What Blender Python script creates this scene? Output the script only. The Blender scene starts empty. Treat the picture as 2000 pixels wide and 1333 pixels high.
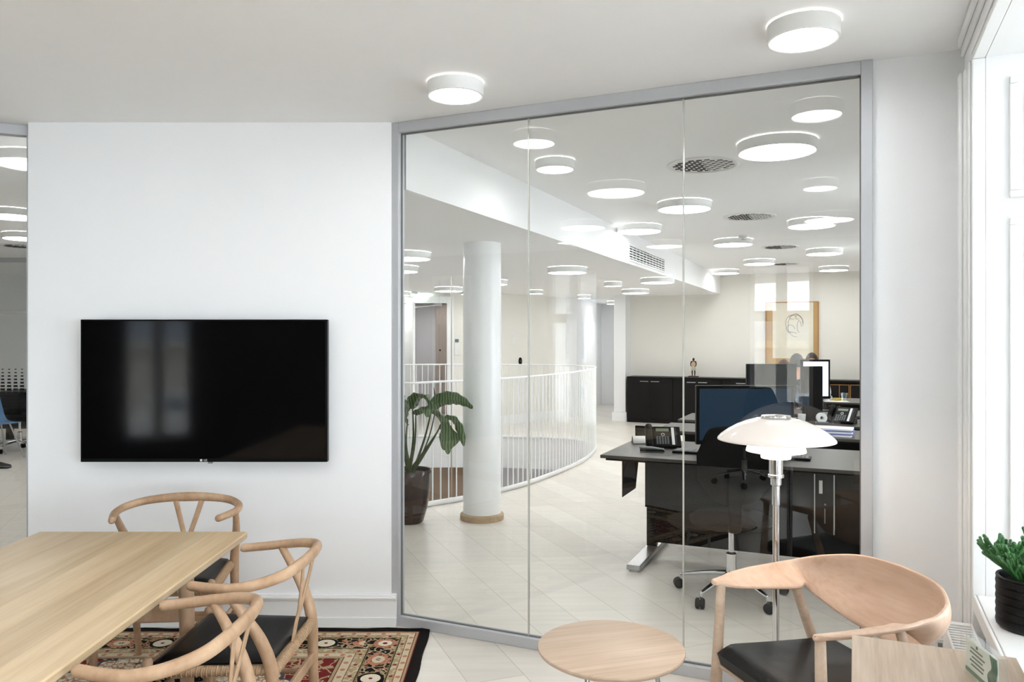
import bpy, bmesh, math, random
from mathutils import Vector, Matrix
random.seed(7)
PI = math.pi
sc = bpy.context.scene
C = sc.collection

# ------------------------------------------------------------------ camera, world, exposure
CAMH, F, YH = 1.5, 1510.0, 663.0
cd = bpy.data.cameras.new('camera'); cam = bpy.data.objects.new('camera', cd); C.objects.link(cam)
cam.location = (0, 0, CAMH); cam.rotation_euler = (PI/2, 0, 0)
cd.sensor_width = 36.0; cd.lens = F/2000*36; cd.shift_y = -(666.5-YH)/2000; cd.clip_start = 0.05; cd.clip_end = 300
sc.camera = cam
w = bpy.data.worlds.new('overcast_sky'); sc.world = w; w.use_nodes = True
bg = w.node_tree.nodes['Background']; bg.inputs[0].default_value = (0.84, 0.925, 1.0, 1); bg.inputs[1].default_value = 4.0
sc.view_settings.view_transform = 'Standard'; sc.view_settings.look = 'None'
sc.view_settings.gamma = 1.0; sc.view_settings.use_curve_mapping = False
sc.view_settings.exposure = 1.92
cy = sc.cycles
cy.max_bounces = 10; cy.diffuse_bounces = 6; cy.glossy_bounces = 4; cy.transmission_bounces = 6; cy.transparent_max_bounces = 24
cy.caustics_reflective = False; cy.caustics_refractive = False
cy.sample_clamp_indirect = 6.0
cy.use_denoising = True

# ------------------------------------------------------------------ frames of reference
# the glass partition runs along U, the office and the window wall run along V
UX, UY = 0.9139, -0.4059
GA = math.atan2(UY, UX)
G0 = Vector((-0.608, 4.08, 0))
def W(u, v, z=0.0): return Vector((G0.x + UX*u - UY*v, G0.y + UY*u + UX*v, z))
def UV(X, Y): dx, dy = X-G0.x, Y-G0.y; return dx*UX+dy*UY, -dx*UY+dy*UX
def fl(x, y): Y = CAMH*F/(y-YH); return Vector(((x-1000)/F*Y, Y, 0))
def atY(x, Y, z=0.0): return Vector(((x-1000)/F*Y, Y, z))
def zat(y, Y): return CAMH-(y-YH)/F*Y
ZC, ZL = 2.636, 2.30

def portal(loc_uv, normal, sx, sy):
    l = bpy.data.lights.new('window_daylight', 'AREA'); l.shape = 'RECTANGLE'; l.size = sx; l.size_y = sy
    l.cycles.is_portal = True
    o = bpy.data.objects.new('window_daylight', l); C.objects.link(o)
    o.location = loc_uv; o.rotation_euler = Vector(normal).to_track_quat('-Z', 'Z').to_euler()
NEAR_WINDOWS = [(-1.25, -0.33), (-3.75, -1.75), (-5.60, -4.10)]  # openings after the first are unseen, widened to let in more daylight
OFFICE_WINDOWS = [(2.2, 3.4), (6.2, 7.4)]  # unseen openings put in to bring daylight into the office
BACK_WINDOWS = [(1.08, 1.78), (-1.45, -0.75), (-3.2, -2.5)]
for a, b in NEAR_WINDOWS: portal(W(3.12, (a+b)/2, 1.55), W(-1, 0)-W(0, 0), b-a, 1.9)
for a, b in OFFICE_WINDOWS: portal(W(3.12, (a+b)/2, 1.55), W(-1, 0)-W(0, 0), b-a, 1.9)
for a, b in BACK_WINDOWS: portal(W((a+b)/2, -6.0, 1.4), W(0, 1)-W(0, 0), b-a, 1.9)

# ------------------------------------------------------------------ materials
def lin(c):
    f = lambda v: v/12.92 if v <= 0.04045 else ((v+0.055)/1.055)**2.4
    return tuple(f(v/255.0) for v in c)+(1,)
MATS = {}
def mat(name, col, rough=0.5, metal=0.0, spec=0.5, em=None, es=0.0, coat=0.0, bump=None, var=None):
    m = bpy.data.materials.new(name); m.use_nodes = True; MATS[name] = m
    nt = m.node_tree; b = nt.nodes['Principled BSDF']
    b.inputs['Base Color'].default_value = lin(col); b.inputs['Roughness'].default_value = rough
    b.inputs['Metallic'].default_value = metal; b.inputs['Specular IOR Level'].default_value = spec
    b.inputs['Coat Weight'].default_value = coat
    if em: b.inputs['Emission Color'].default_value = lin(em); b.inputs['Emission Strength'].default_value = es
    tc = nt.nodes.new('ShaderNodeTexCoord')
    n = nt.nodes.new('ShaderNodeTexNoise'); n.inputs['Scale'].default_value = (bump[0] if bump else 12.0)
    n.inputs['Detail'].default_value = 4
    nt.links.new(tc.outputs['Object'], n.inputs['Vector'])
    if bump:
        bp = nt.nodes.new('ShaderNodeBump'); bp.inputs['Strength'].default_value = bump[1]; bp.inputs['Distance'].default_value = 0.002
        nt.links.new(n.outputs['Fac'], bp.inputs['Height']); nt.links.new(bp.outputs['Normal'], b.inputs['Normal'])
    v = var if var is not None else 0.03
    mx = nt.nodes.new('ShaderNodeMix'); mx.data_type = 'RGBA'; mx.blend_type = 'MULTIPLY'; mx.inputs[0].default_value = 1.0
    cr = nt.nodes.new('ShaderNodeMapRange'); cr.inputs['From Min'].default_value = 0.3; cr.inputs['From Max'].default_value = 0.7
    cr.inputs['To Min'].default_value = 1-v; cr.inputs['To Max'].default_value = 1.0
    nt.links.new(n.outputs['Fac'], cr.inputs['Value'])
    mx.inputs[6].default_value = lin(col); nt.links.new(cr.outputs['Result'], mx.inputs[7])
    nt.links.new(mx.outputs[2], b.inputs['Base Color'])
    return m

def wood(name, c1, c2, c3, axis='Y', scale=1.0, rough=0.45, rot=0.0, planks=None):
    m = bpy.data.materials.new(name); m.use_nodes = True; MATS[name] = m
    nt = m.node_tree; N = nt.nodes; L = nt.links; b = N['Principled BSDF']; b.inputs['Roughness'].default_value = rough
    b.inputs['Specular IOR Level'].default_value = 0.35
    tc = N.new('ShaderNodeTexCoord'); mp = N.new('ShaderNodeMapping'); mp.inputs['Rotation'].default_value[2] = rot
    s = {'X': (0.7, 14, 14), 'Y': (14, 0.7, 14), 'Z': (14, 14, 0.7), 'N': (6, 6, 3)}[axis]
    mp.inputs['Scale'].default_value = tuple(k*scale for k in s)
    L.new(tc.outputs['Object'], mp.inputs['Vector'])
    n1 = N.new('ShaderNodeTexNoise'); n1.inputs['Scale'].default_value = 1.0; n1.inputs['Detail'].default_value = 5; n1.inputs['Distortion'].default_value = 0.6
    L.new(mp.outputs[0], n1.inputs['Vector'])
    mp2 = N.new('ShaderNodeMapping'); mp2.inputs['Rotation'].default_value[2] = rot
    mp2.inputs['Scale'].default_value = tuple(k*scale*6 for k in s); L.new(tc.outputs['Object'], mp2.inputs['Vector'])
    n2 = N.new('ShaderNodeTexNoise'); n2.inputs['Scale'].default_value = 1.0; n2.inputs['Detail'].default_value = 3
    L.new(mp2.outputs[0], n2.inputs['Vector'])
    add = N.new('ShaderNodeMath'); add.operation = 'MULTIPLY_ADD'; add.inputs[1].default_value = 0.45
    L.new(n2.outputs['Fac'], add.inputs[0]); L.new(n1.outputs['Fac'], add.inputs[2])
    cr = N.new('ShaderNodeValToRGB'); e = cr.color_ramp.elements
    e[0].position = 0.45; e[0].color = lin(c1); e[1].position = 0.95; e[1].color = lin(c3)
    k = cr.color_ramp.elements.new(0.7); k.color = lin(c2)
    L.new(add.outputs[0], cr.inputs['Fac'])
    out = cr.outputs['Color']
    if planks:
        # each board has its own tone
        sx = N.new('ShaderNodeSeparateXYZ'); L.new(tc.outputs['Object'], sx.inputs[0])
        q = N.new('ShaderNodeMath'); q.operation = 'DIVIDE'; q.inputs[1].default_value = planks; L.new(sx.outputs['XYZ'.index(planks_axis)], q.inputs[0])
        fl_ = N.new('ShaderNodeMath'); fl_.operation = 'FLOOR'; L.new(q.outputs[0], fl_.inputs[0])
        wn = N.new('ShaderNodeTexWhiteNoise'); wn.noise_dimensions = '1D'; L.new(fl_.outputs[0], wn.inputs['W'])
        mr = N.new('ShaderNodeMapRange'); mr.inputs['To Min'].default_value = 0.86; mr.inputs['To Max'].default_value = 1.08
        L.new(wn.outputs['Value'], mr.inputs['Value'])
        mx = N.new('ShaderNodeMix'); mx.data_type = 'RGBA'; mx.blend_type = 'MULTIPLY'; mx.inputs[0].default_value = 1
        L.new(out, mx.inputs[6]); L.new(mr.outputs[0], mx.inputs[7]); out = mx.outputs[2]
    L.new(out, b.inputs['Base Color'])
    return m
planks_axis = 'X'

def glass_mat(name, tint=(0.97, 0.985, 0.975), f0=0.05, rough=0.0):
    m = bpy.data.materials.new(name); m.use_nodes = True; MATS[name] = m
    nt = m.node_tree; N = nt.nodes; L = nt.links; N.clear()
    out = N.new('ShaderNodeOutputMaterial'); t = N.new('ShaderNodeBsdfTransparent'); t.inputs[0].default_value = tint+(1,)
    g = N.new('ShaderNodeBsdfGlossy'); g.inputs['Roughness'].default_value = rough; g.inputs['Color'].default_value = (1, 1, 1, 1)
    lw = N.new('ShaderNodeLayerWeight'); lw.inputs['Blend'].default_value = 0.5
    p = N.new('ShaderNodeMath'); p.operation = 'POWER'; p.inputs[1].default_value = 5; L.new(lw.outputs['Facing'], p.inputs[0])
    f = N.new('ShaderNodeMath'); f.operation = 'MULTIPLY_ADD'; f.inputs[1].default_value = 1-f0; f.inputs[2].default_value = f0; L.new(p.outputs[0], f.inputs[0])
    ge = N.new('ShaderNodeNewGeometry')
    inv = N.new('ShaderNodeMath'); inv.operation = 'SUBTRACT'; inv.inputs[0].default_value = 1; L.new(ge.outputs['Backfacing'], inv.inputs[1])
    ff = N.new('ShaderNodeMath'); ff.operation = 'MULTIPLY'; L.new(f.outputs[0], ff.inputs[0]); L.new(inv.outputs[0], ff.inputs[1])
    t2 = N.new('ShaderNodeBsdfTransparent')
    mx0 = N.new('ShaderNodeMixShader'); L.new(ge.outputs['Backfacing'], mx0.inputs[0]); L.new(t.outputs[0], mx0.inputs[1]); L.new(t2.outputs[0], mx0.inputs[2])
    mx = N.new('ShaderNodeMixShader'); L.new(ff.outputs[0], mx.inputs[0]); L.new(mx0.outputs[0], mx.inputs[1]); L.new(g.outputs[0], mx.inputs[2])
    L.new(mx.outputs[0], out.inputs[0])
    return m

PAINT = mat('white_wall_paint', (243, 244, 245), 0.55, bump=(180, 0.04), var=0.01)
CEIL = mat('white_ceiling_paint', (247, 247, 247), 0.8, var=0.01)
TRIM = mat('white_gloss_paint', (243, 244, 244), 0.3, var=0.01)
WARMWALL = mat('warm_white_wall_paint', (236, 233, 226), 0.7, var=0.01)
ALU = mat('satin_aluminium', (196, 198, 202), 0.4, 0.2)
ALUD = mat('grey_gasket', (110, 112, 112), 0.6)
GLASS = glass_mat('partition_glass')
WGLASS = glass_mat('window_glass', (1, 1, 1), 0.05)
CLEAR = glass_mat('clear_acrylic', (0.93, 0.97, 0.96), 0.09)
CHROME = mat('polished_chrome', (225, 226, 228), 0.09, 1.0, var=0.0)
SILVER = mat('brushed_silver_metal', (190, 191, 193), 0.3, 0.9)
LAMPW = mat('white_lamp_enamel', (238, 238, 236), 0.45, var=0.0)
DIFF = mat('lit_lamp_diffuser', (255, 255, 255), 0.5, em=(252, 252, 252), es=6.5, var=0.0)
HALO = mat('lit_uplight_ring', (255, 255, 255), 0.5, em=(255, 252, 246), es=1.2, var=0.0)
OPAL = mat('lit_opal_glass', (226, 219, 212), 0.12, em=(255, 240, 228), es=0.05, var=0.0)
OPALHOT = mat('bright_opal_glass', (255, 248, 240), 0.15, em=(255, 234, 214), es=2.1, var=0.0)
BLACKTV = mat('glossy_black_screen', (5, 5, 6), 0.07, spec=0.24, var=0.0)
BLACKP = mat('black_plastic', (8, 8, 8), 0.4, spec=0.12)
BLACKM = mat('matt_black_lacquer', (17, 15, 14), 0.45, spec=0.15, var=0.05)
BLACKL = mat('black_leather', (11, 11, 12), 0.42, spec=0.25, bump=(220, 0.25), var=0.15)
BLACKF = mat('black_fabric', (14, 13, 13), 0.85, spec=0.1, bump=(400, 0.3))
DESKTOP = mat('dark_grey_linoleum_desktop', (68, 64, 60), 0.38, var=0.05)
STONEPOT = mat('dark_brown_glazed_pot', (52, 38, 33), 0.16, var=0.15)
SOIL = mat('potting_soil', (58, 42, 34), 0.9, bump=(90, 1.0), var=0.5)
SCREENBLUE = mat('dim_blue_screen', (18, 30, 42), 0.35, spec=0.2, em=(30, 56, 78), es=0.12)
SCREENWHITE = mat('lit_white_screen', (230, 236, 250), 0.3, em=(225, 234, 255), es=0.38, var=0.0)
PAPER = mat('white_paper', (240, 240, 238), 0.8)
PAPERB = mat('blue_violet_paper', (120, 130, 190), 0.8)
WHITEP = mat('white_plastic', (235, 235, 233), 0.35)
GREYP = mat('grey_plastic', (120, 124, 126), 0.4)
SKIN = mat('skin', (205, 160, 135), 0.5)
HAIRB = mat('brown_hair', (92, 62, 44), 0.55, bump=(120, 0.6), var=0.4)
HAIRD = mat('dark_brown_hair', (58, 48, 42), 0.55, bump=(120, 0.6), var=0.4)
HAIRG = mat('grey_brown_hair', (86, 84, 84), 0.55, bump=(120, 0.6), var=0.4)
SHIRTW = mat('white_shirt', (226, 228, 232), 0.8)
SHIRTN = mat('navy_shirt', (38, 44, 60), 0.85)
DARKCLOTH = mat('charcoal_trousers', (36, 36, 40), 0.85)
BLUEF = mat('blue_seat_shell', (88, 128, 168), 0.25)
TAN = mat('tan_picture_mount', (198, 160, 108), 0.7, var=0.12, bump=(60, 0.2))
CREAM = mat('cream_picture_paper', (228, 222, 204), 0.8, var=0.05)
INK = mat('black_ink', (40, 38, 36), 0.8)
BRASS = mat('brass_edge', (176, 128, 72), 0.35, 0.7)
BEIGEDOOR = mat('beige_lift_door', (186, 172, 162), 0.4, 0.2)
BROWNWALL = mat('brown_stairwell_wall', (170, 146, 124), 0.8)
GREYWALL = mat('lilac_grey_wall', (226, 224, 228), 0.8)
GREEN = mat('exit_green', (90, 200, 160), 0.5, em=(120, 225, 190), es=0.9)
EXITW = mat('exit_sign_white', (250, 255, 250), 0.5, em=(235, 255, 245), es=1.8)
CORD = mat('natural_paper_cord', (190, 160, 128), 0.8, bump=(300, 0.8), var=0.2)
TEAL = mat('teal_display', (70, 104, 104), 0.3)
CLAY = mat('statue_dark_skin', (52, 42, 38), 0.6)
CLAYT = mat('statue_tan', (206, 164, 128), 0.7)
CLAYS = mat('statue_kilt', (200, 196, 170), 0.8, var=0.2)
BANANA = mat('banana_yellow', (196, 164, 60), 0.5, var=0.25)
REDB = mat('dark_red_base', (80, 44, 42), 0.5)
FILM = mat('black_film', (16, 17, 20), 0.3)
ASPH = mat('street_asphalt', (110, 112, 114), 0.9)
STONE = mat('pale_facade_stone', (206, 198, 184), 0.85, var=0.08)
ROOFM = mat('grey_slate_roof', (120, 126, 134), 0.7)
DARKGL = mat('facade_window_glass', (90, 100, 112), 0.12)
OAKT = wood('oak_table_top', (186, 160, 124), (203, 179, 144), (214, 194, 162), 'Y', 1.0, 0.42, planks=0.14)
OAKC = wood('oak_chair_wood', (160, 128, 98), (180, 148, 118), (196, 166, 136), 'N', 1.6, 0.42)
OAKP = wood('pale_oak_veneer', (186, 161, 137), (203, 179, 156), (216, 194, 173), 'X', 1.0, 0.42)
OAKS = wood('pale_oak_shell', (196, 163, 139), (212, 181, 157), (222, 194, 172), 'X', 1.0, 0.4)
OAKD = wood('limed_oak_desk', (166, 146, 126), (188, 168, 148), (202, 184, 164), 'Y', 2.0, 0.45)
OAKR = wood('oak_ring_trim', (150, 126, 98), (176, 152, 122), (190, 168, 140), 'X', 1.0, 0.5)

def floor_mat():
    m = bpy.data.materials.new('pale_oiled_plank_floor'); m.use_nodes = True
    nt = m.node_tree; N = nt.nodes; L = nt.links; b = N['Principled BSDF']
    tc = N.new('ShaderNodeTexCoord'); mp = N.new('ShaderNodeMapping'); mp.inputs['Rotation'].default_value[2] = math.radians(-111.2)
    L.new(tc.outputs['Object'], mp.inputs['Vector'])
    br = N.new('ShaderNodeTexBrick'); L.new(mp.outputs[0], br.inputs['Vector'])
    br.inputs['Scale'].default_value = 1.0; br.inputs['Brick Width'].default_value = 3.2; br.inputs['Row Height'].default_value = 0.26
    br.inputs['Mortar Size'].default_value = 0.0016; br.inputs['Mortar Smooth'].default_value = 0.2; br.inputs['Bias'].default_value = 0
    br.inputs['Color1'].default_value = lin((220, 214, 205)); br.inputs['Color2'].default_value = lin((231, 226, 217)); br.inputs['Mortar'].default_value = lin((182, 172, 158))
    mp2 = N.new('ShaderNodeMapping'); mp2.inputs['Rotation'].default_value[2] = math.radians(-111.2); mp2.inputs['Scale'].default_value = (1.2, 14, 1)
    tcm = tc.outputs['Object']; L.new(tcm, mp2.inputs['Vector'])
    n = N.new('ShaderNodeTexNoise'); n.inputs['Scale'].default_value = 1.5; n.inputs['Detail'].default_value = 5; L.new(mp2.outputs[0], n.inputs['Vector'])
    mr = N.new('ShaderNodeMapRange'); mr.inputs['From Min'].default_value = 0.3; mr.inputs['From Max'].default_value = 0.7; mr.inputs['To Min'].default_value = 0.93; mr.inputs['To Max'].default_value = 1.03
    L.new(n.outputs['Fac'], mr.inputs['Value'])
    mx = N.new('ShaderNodeMix'); mx.data_type = 'RGBA'; mx.blend_type = 'MULTIPLY'; mx.inputs[0].default_value = 1
    L.new(br.outputs['Color'], mx.inputs[6]); L.new(mr.outputs[0], mx.inputs[7]); L.new(mx.outputs[2], b.inputs['Base Color'])
    b.inputs['Roughness'].default_value = 0.32; b.inputs['Specular IOR Level'].default_value = 0.35
    return m
FLOOR = floor_mat()

# tiny expression helper for the rug pattern
class E:
    def __init__(s, nt, sock): s.nt = nt; s.s = sock
    def _m(s, op, b=None, c=None):
        n = s.nt.nodes.new('ShaderNodeMath'); n.operation = op
        for i, v in enumerate((s, b, c)):
            if v is None: continue
            if isinstance(v, E): s.nt.links.new(v.s, n.inputs[i])
            else: n.inputs[i].default_value = v
        return E(s.nt, n.outputs[0])
    def __add__(s, o): return s._m('ADD', o)
    def __sub__(s, o): return s._m('SUBTRACT', o)
    def __mul__(s, o): return s._m('MULTIPLY', o)
    def __rsub__(s, o): return (s*-1.0)+o
    def abs(s): return s._m('ABSOLUTE')
    def min(s, o): return s._m('MINIMUM', o)
    def max(s, o): return s._m('MAXIMUM', o)
    def lt(s, o): return s._m('LESS_THAN', o)
    def gt(s, o): return s._m('GREATER_THAN', o)
    def sin(s): return s._m('SINE')
    def cell(s, p): return (s*(1.0/p))._m('FRACT')*p-p/2
    def sqrt(s): return s._m('SQRT')

def rug_mat(hx, hy):
    m = bpy.data.materials.new('patterned_wool_rug'); m.use_nodes = True
    nt = m.node_tree; N = nt.nodes; L = nt.links; b = N['Principled BSDF']; b.inputs['Roughness'].default_value = 0.9; b.inputs['Specular IOR Level'].default_value = 0.1
    tc = N.new('ShaderNodeTexCoord')
    # weave wobble
    nz = N.new('ShaderNodeTexNoise'); nz.inputs['Scale'].default_value = 17; nz.inputs['Detail'].default_value = 2; L.new(tc.outputs['Object'], nz.inputs['Vector'])
    va = N.new('ShaderNodeVectorMath'); va.operation = 'MULTIPLY_ADD'; va.inputs[1].default_value = (0.035,)*3
    L.new(nz.outputs['Color'], va.inputs[0]); L.new(tc.outputs['Object'], va.inputs[2])
    sx = N.new('ShaderNodeSeparateXYZ'); L.new(tc.outputs['Object'], sx.inputs[0])
    x = E(nt, sx.outputs[0]); y = E(nt, sx.outputs[1])
    ax, ay = x.abs(), y.abs()
    dx, dy = hx-ax, hy-ay
    d = dx.min(dy)
    usey = dx.lt(dy)
    s = y*usey + x*(1.0-usey)
    def vor(scale, feature='DISTANCE_TO_EDGE', vec=va.outputs[0]):
        v = N.new('ShaderNodeTexVoronoi'); v.feature = feature; v.inputs['Scale'].default_value = scale; L.new(vec, v.inputs['Vector']); return v
    def noise(scale, det=2):
        v = N.new('ShaderNodeTexNoise'); v.inputs['Scale'].default_value = scale; v.inputs['Detail'].default_value = det; L.new(tc.outputs['Object'], v.inputs['Vector']); return E(nt, v.outputs['Fac'])
    def col(c): n = N.new('ShaderNodeRGB'); n.outputs[0].default_value = lin(c); return n.outputs[0]
    def mix(f, a, c):
        n = N.new('ShaderNodeMix'); n.data_type = 'RGBA'
        if isinstance(f, E): L.new(f.s, n.inputs[0])
        else: n.inputs[0].default_value = f
        L.new(a, n.inputs[6]); L.new(c, n.inputs[7]); return n.outputs[2]
    BLK, TANc, CR, RED, OLV, PINK, BLU, WH = [col(c) for c in ((20, 16, 15), (176, 154, 120), (212, 198, 168), (122, 40, 40), (128, 118, 82), (190, 130, 104), (70, 82, 92), (232, 222, 200))]
    ve = E(nt, vor(22).outputs['Distance']); vf = E(nt, vor(34, 'F1').outputs['Distance']); ve2 = E(nt, vor(40).outputs['Distance'])
    vs = E(nt, vor(15).outputs['Distance'])
    # beige guard bands: cream ground, small motifs
    beige = mix(noise(60).gt(0.56), TANc, CR)
    c1 = s.cell(0.075)
    def motif(cs, t, r): return ((cs*cs+t*t).sqrt()).lt(r)
    # black main border
    vine = ve.lt(0.075)
    blk = mix(vine, BLK, TANc)
    blk = mix(ve2.lt(0.07)*noise(14).gt(0.54), blk, PINK)
    blk = mix(vf.lt(0.20)*noise(10).gt(0.50), blk, CR)
    away = dx.max(dy).gt(0.30)
    cs = s.cell(0.40)+(1.0-away); t = d-0.20
    rr = (cs*cs+t*t).sqrt()
    blk = mix(rr.lt(0.058), blk, BLK); blk = mix(rr.lt(0.044), blk, WH); blk = mix(rr.lt(0.009), blk, RED)
    cs2 = (s+0.20).cell(0.40)+(1.0-away); r2 = ((cs2*cs2)*0.6+t*t).sqrt()
    blk = mix(r2.lt(0.052)*noise(70).gt(0.42), blk, PINK); blk = mix(r2.lt(0.030), blk, CR); blk = mix(r2.lt(0.012)*noise(150).gt(0.5), blk, BLU)
    rc = ((dx-0.20)*(dx-0.20)+(dy-0.20)*(dy-0.20)).sqrt()
    blk = mix(rc.lt(0.056)*noise(70).gt(0.4), blk, PINK); blk = mix(rc.lt(0.034), blk, WH); blk = mix(rc.lt(0.012), blk, RED)
    # field
    fx, fy = dx-0.385, dy-0.385
    fd = fx.min(fy)
    q = fx+fy*0.85+((fx-fy)*26.0).sin().abs()*0.05
    redf = mix(vs.lt(0.05), RED, TANc); redf = mix(vf.lt(0.16), redf, CR); 
    rv = E(nt, vor(13, 'F1').outputs['Distance']); redf = mix(rv.lt(0.34), redf, TANc); redf = mix(rv.lt(0.13), redf, PINK)
    crm = mix(ve.lt(0.07), WH, PINK); crm = mix(vf.lt(0.22)*noise(12).gt(0.5), crm, TANc); crm = mix(ve2.lt(0.03), crm, OLV); crm = mix(rv.lt(0.16), crm, BLU)
    mid = mix(vs.lt(0.06), BLK, TANc); mid = mix(vf.lt(0.2), mid, CR); mid = mix(rv.lt(0.1), mid, PINK)
    field = mix(q.gt(0.40), redf, crm); field = mix((q-0.40).abs().lt(0.012), field, BLU)
    q2 = fx+fy*0.6
    field = mix(q2.gt(0.66), field, mid); field = mix((q2-0.66).abs().lt(0.012), field, WH)
    # stack the bands from the outside in
    out = BLK
    def band(lo, c): 
        nonlocal out
        out = mix(d.gt(lo), out, c)
    band(0.048, RED); band(0.053, TANc); band(0.064, RED); band(0.068, mix(motif(c1, d-0.082, 0.012), CR, PINK)); band(0.098, RED); band(0.101, mix(motif(s.cell(0.12), d-0.115, 0.009), beige, RED)); band(0.130, BLK); band(0.134, OLV); band(0.139, blk)
    band(0.262, OLV); band(0.267, BLK); band(0.271, mix(motif(s.cell(0.12), d-0.295, 0.009), beige, RED)); band(0.318, RED)
    band(0.321, mix(motif(c1, d-0.342, 0.012), CR, PINK)); band(0.362, RED); band(0.366, TANc); band(0.381, BLK); band(0.385, field)
    g = mix(noise(240, 1).gt(0.5)*0.16, out, BLK)
    L.new(g, b.inputs['Base Color'])
    bp = N.new('ShaderNodeBump'); bp.inputs['Strength'].default_value = 0.4; bp.inputs['Distance'].default_value = 0.003
    L.new(noise(400, 1).s, bp.inputs['Height']); L.new(bp.outputs['Normal'], b.inputs['Normal'])
    return m

def leaf_mat():
    m = bpy.data.materials.new('banana_like_leaf'); m.use_nodes = True
    nt = m.node_tree; N = nt.nodes; L = nt.links; b = N['Principled BSDF']
    tc = N.new('ShaderNodeTexCoord'); wv = N.new('ShaderNodeTexWave'); wv.inputs['Scale'].default_value = 14; wv.inputs['Distortion'].default_value = 3
    L.new(tc.outputs['Object'], wv.inputs['Vector'])
    cr = N.new('ShaderNodeValToRGB'); e = cr.color_ramp.elements; e[0].color = lin((62, 84, 54)); e[1].color = lin((118, 138, 98)); L.new(wv.outputs['Fac'], cr.inputs['Fac'])
    L.new(cr.outputs['Color'], b.inputs['Base Color']); b.inputs['Roughness'].default_value = 0.2
    return m
LEAF = leaf_mat()
STEM = mat('green_stalk', (72, 88, 50), 0.45, var=0.3)
SUCC = mat('succulent_green', (72, 128, 70), 0.35, var=0.45, bump=(30, 0.2))
BARK = mat('brown_bud', (70, 50, 44), 0.6)

# ------------------------------------------------------------------ mesh helpers
def tag(o, label=None, cat=None, group=None, kind=None):
    if label: o['label'] = label
    if cat: o['category'] = cat
    if group: o['group'] = group
    if kind: o['kind'] = kind
    return o
def empty(name, loc=(0, 0, 0), rz=0.0, label=None, cat=None, group=None):
    o = bpy.data.objects.new(name, None); C.objects.link(o); o.location = loc; o.rotation_euler = (0, 0, rz); o.empty_display_size = 0.1
    return tag(o, label, cat, group)
def spline(pts, n=8, closed=False):
    P = [Vector(p) for p in pts]; out = []; m = len(P)
    rng = range(m) if closed else range(m-1)
    for i in rng:
        if closed: a, b, c, d = P[(i-1) % m], P[i], P[(i+1) % m], P[(i+2) % m]
        else: a, b, c, d = P[max(i-1, 0)], P[i], P[i+1], P[min(i+2, m-1)]
        for k in range(n):
            t = k/n; t2 = t*t; t3 = t2*t
            out.append(0.5*((2*b)+(c-a)*t+(2*a-5*b+4*c-d)*t2+(3*b-a-3*c+d)*t3))
    if not closed: out.append(P[-1].copy())
    return out
def lerp_list(vals, n):
    out = []
    for i in range(n):
        t = i/(n-1)*(len(vals)-1); k = min(int(t), len(vals)-2); f = t-k
        a, b = vals[k], vals[k+1]
        out.append(tuple(p+(q-p)*f for p, q in zip(a, b)) if isinstance(a, tuple) else a+(b-a)*f)
    return out
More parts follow.
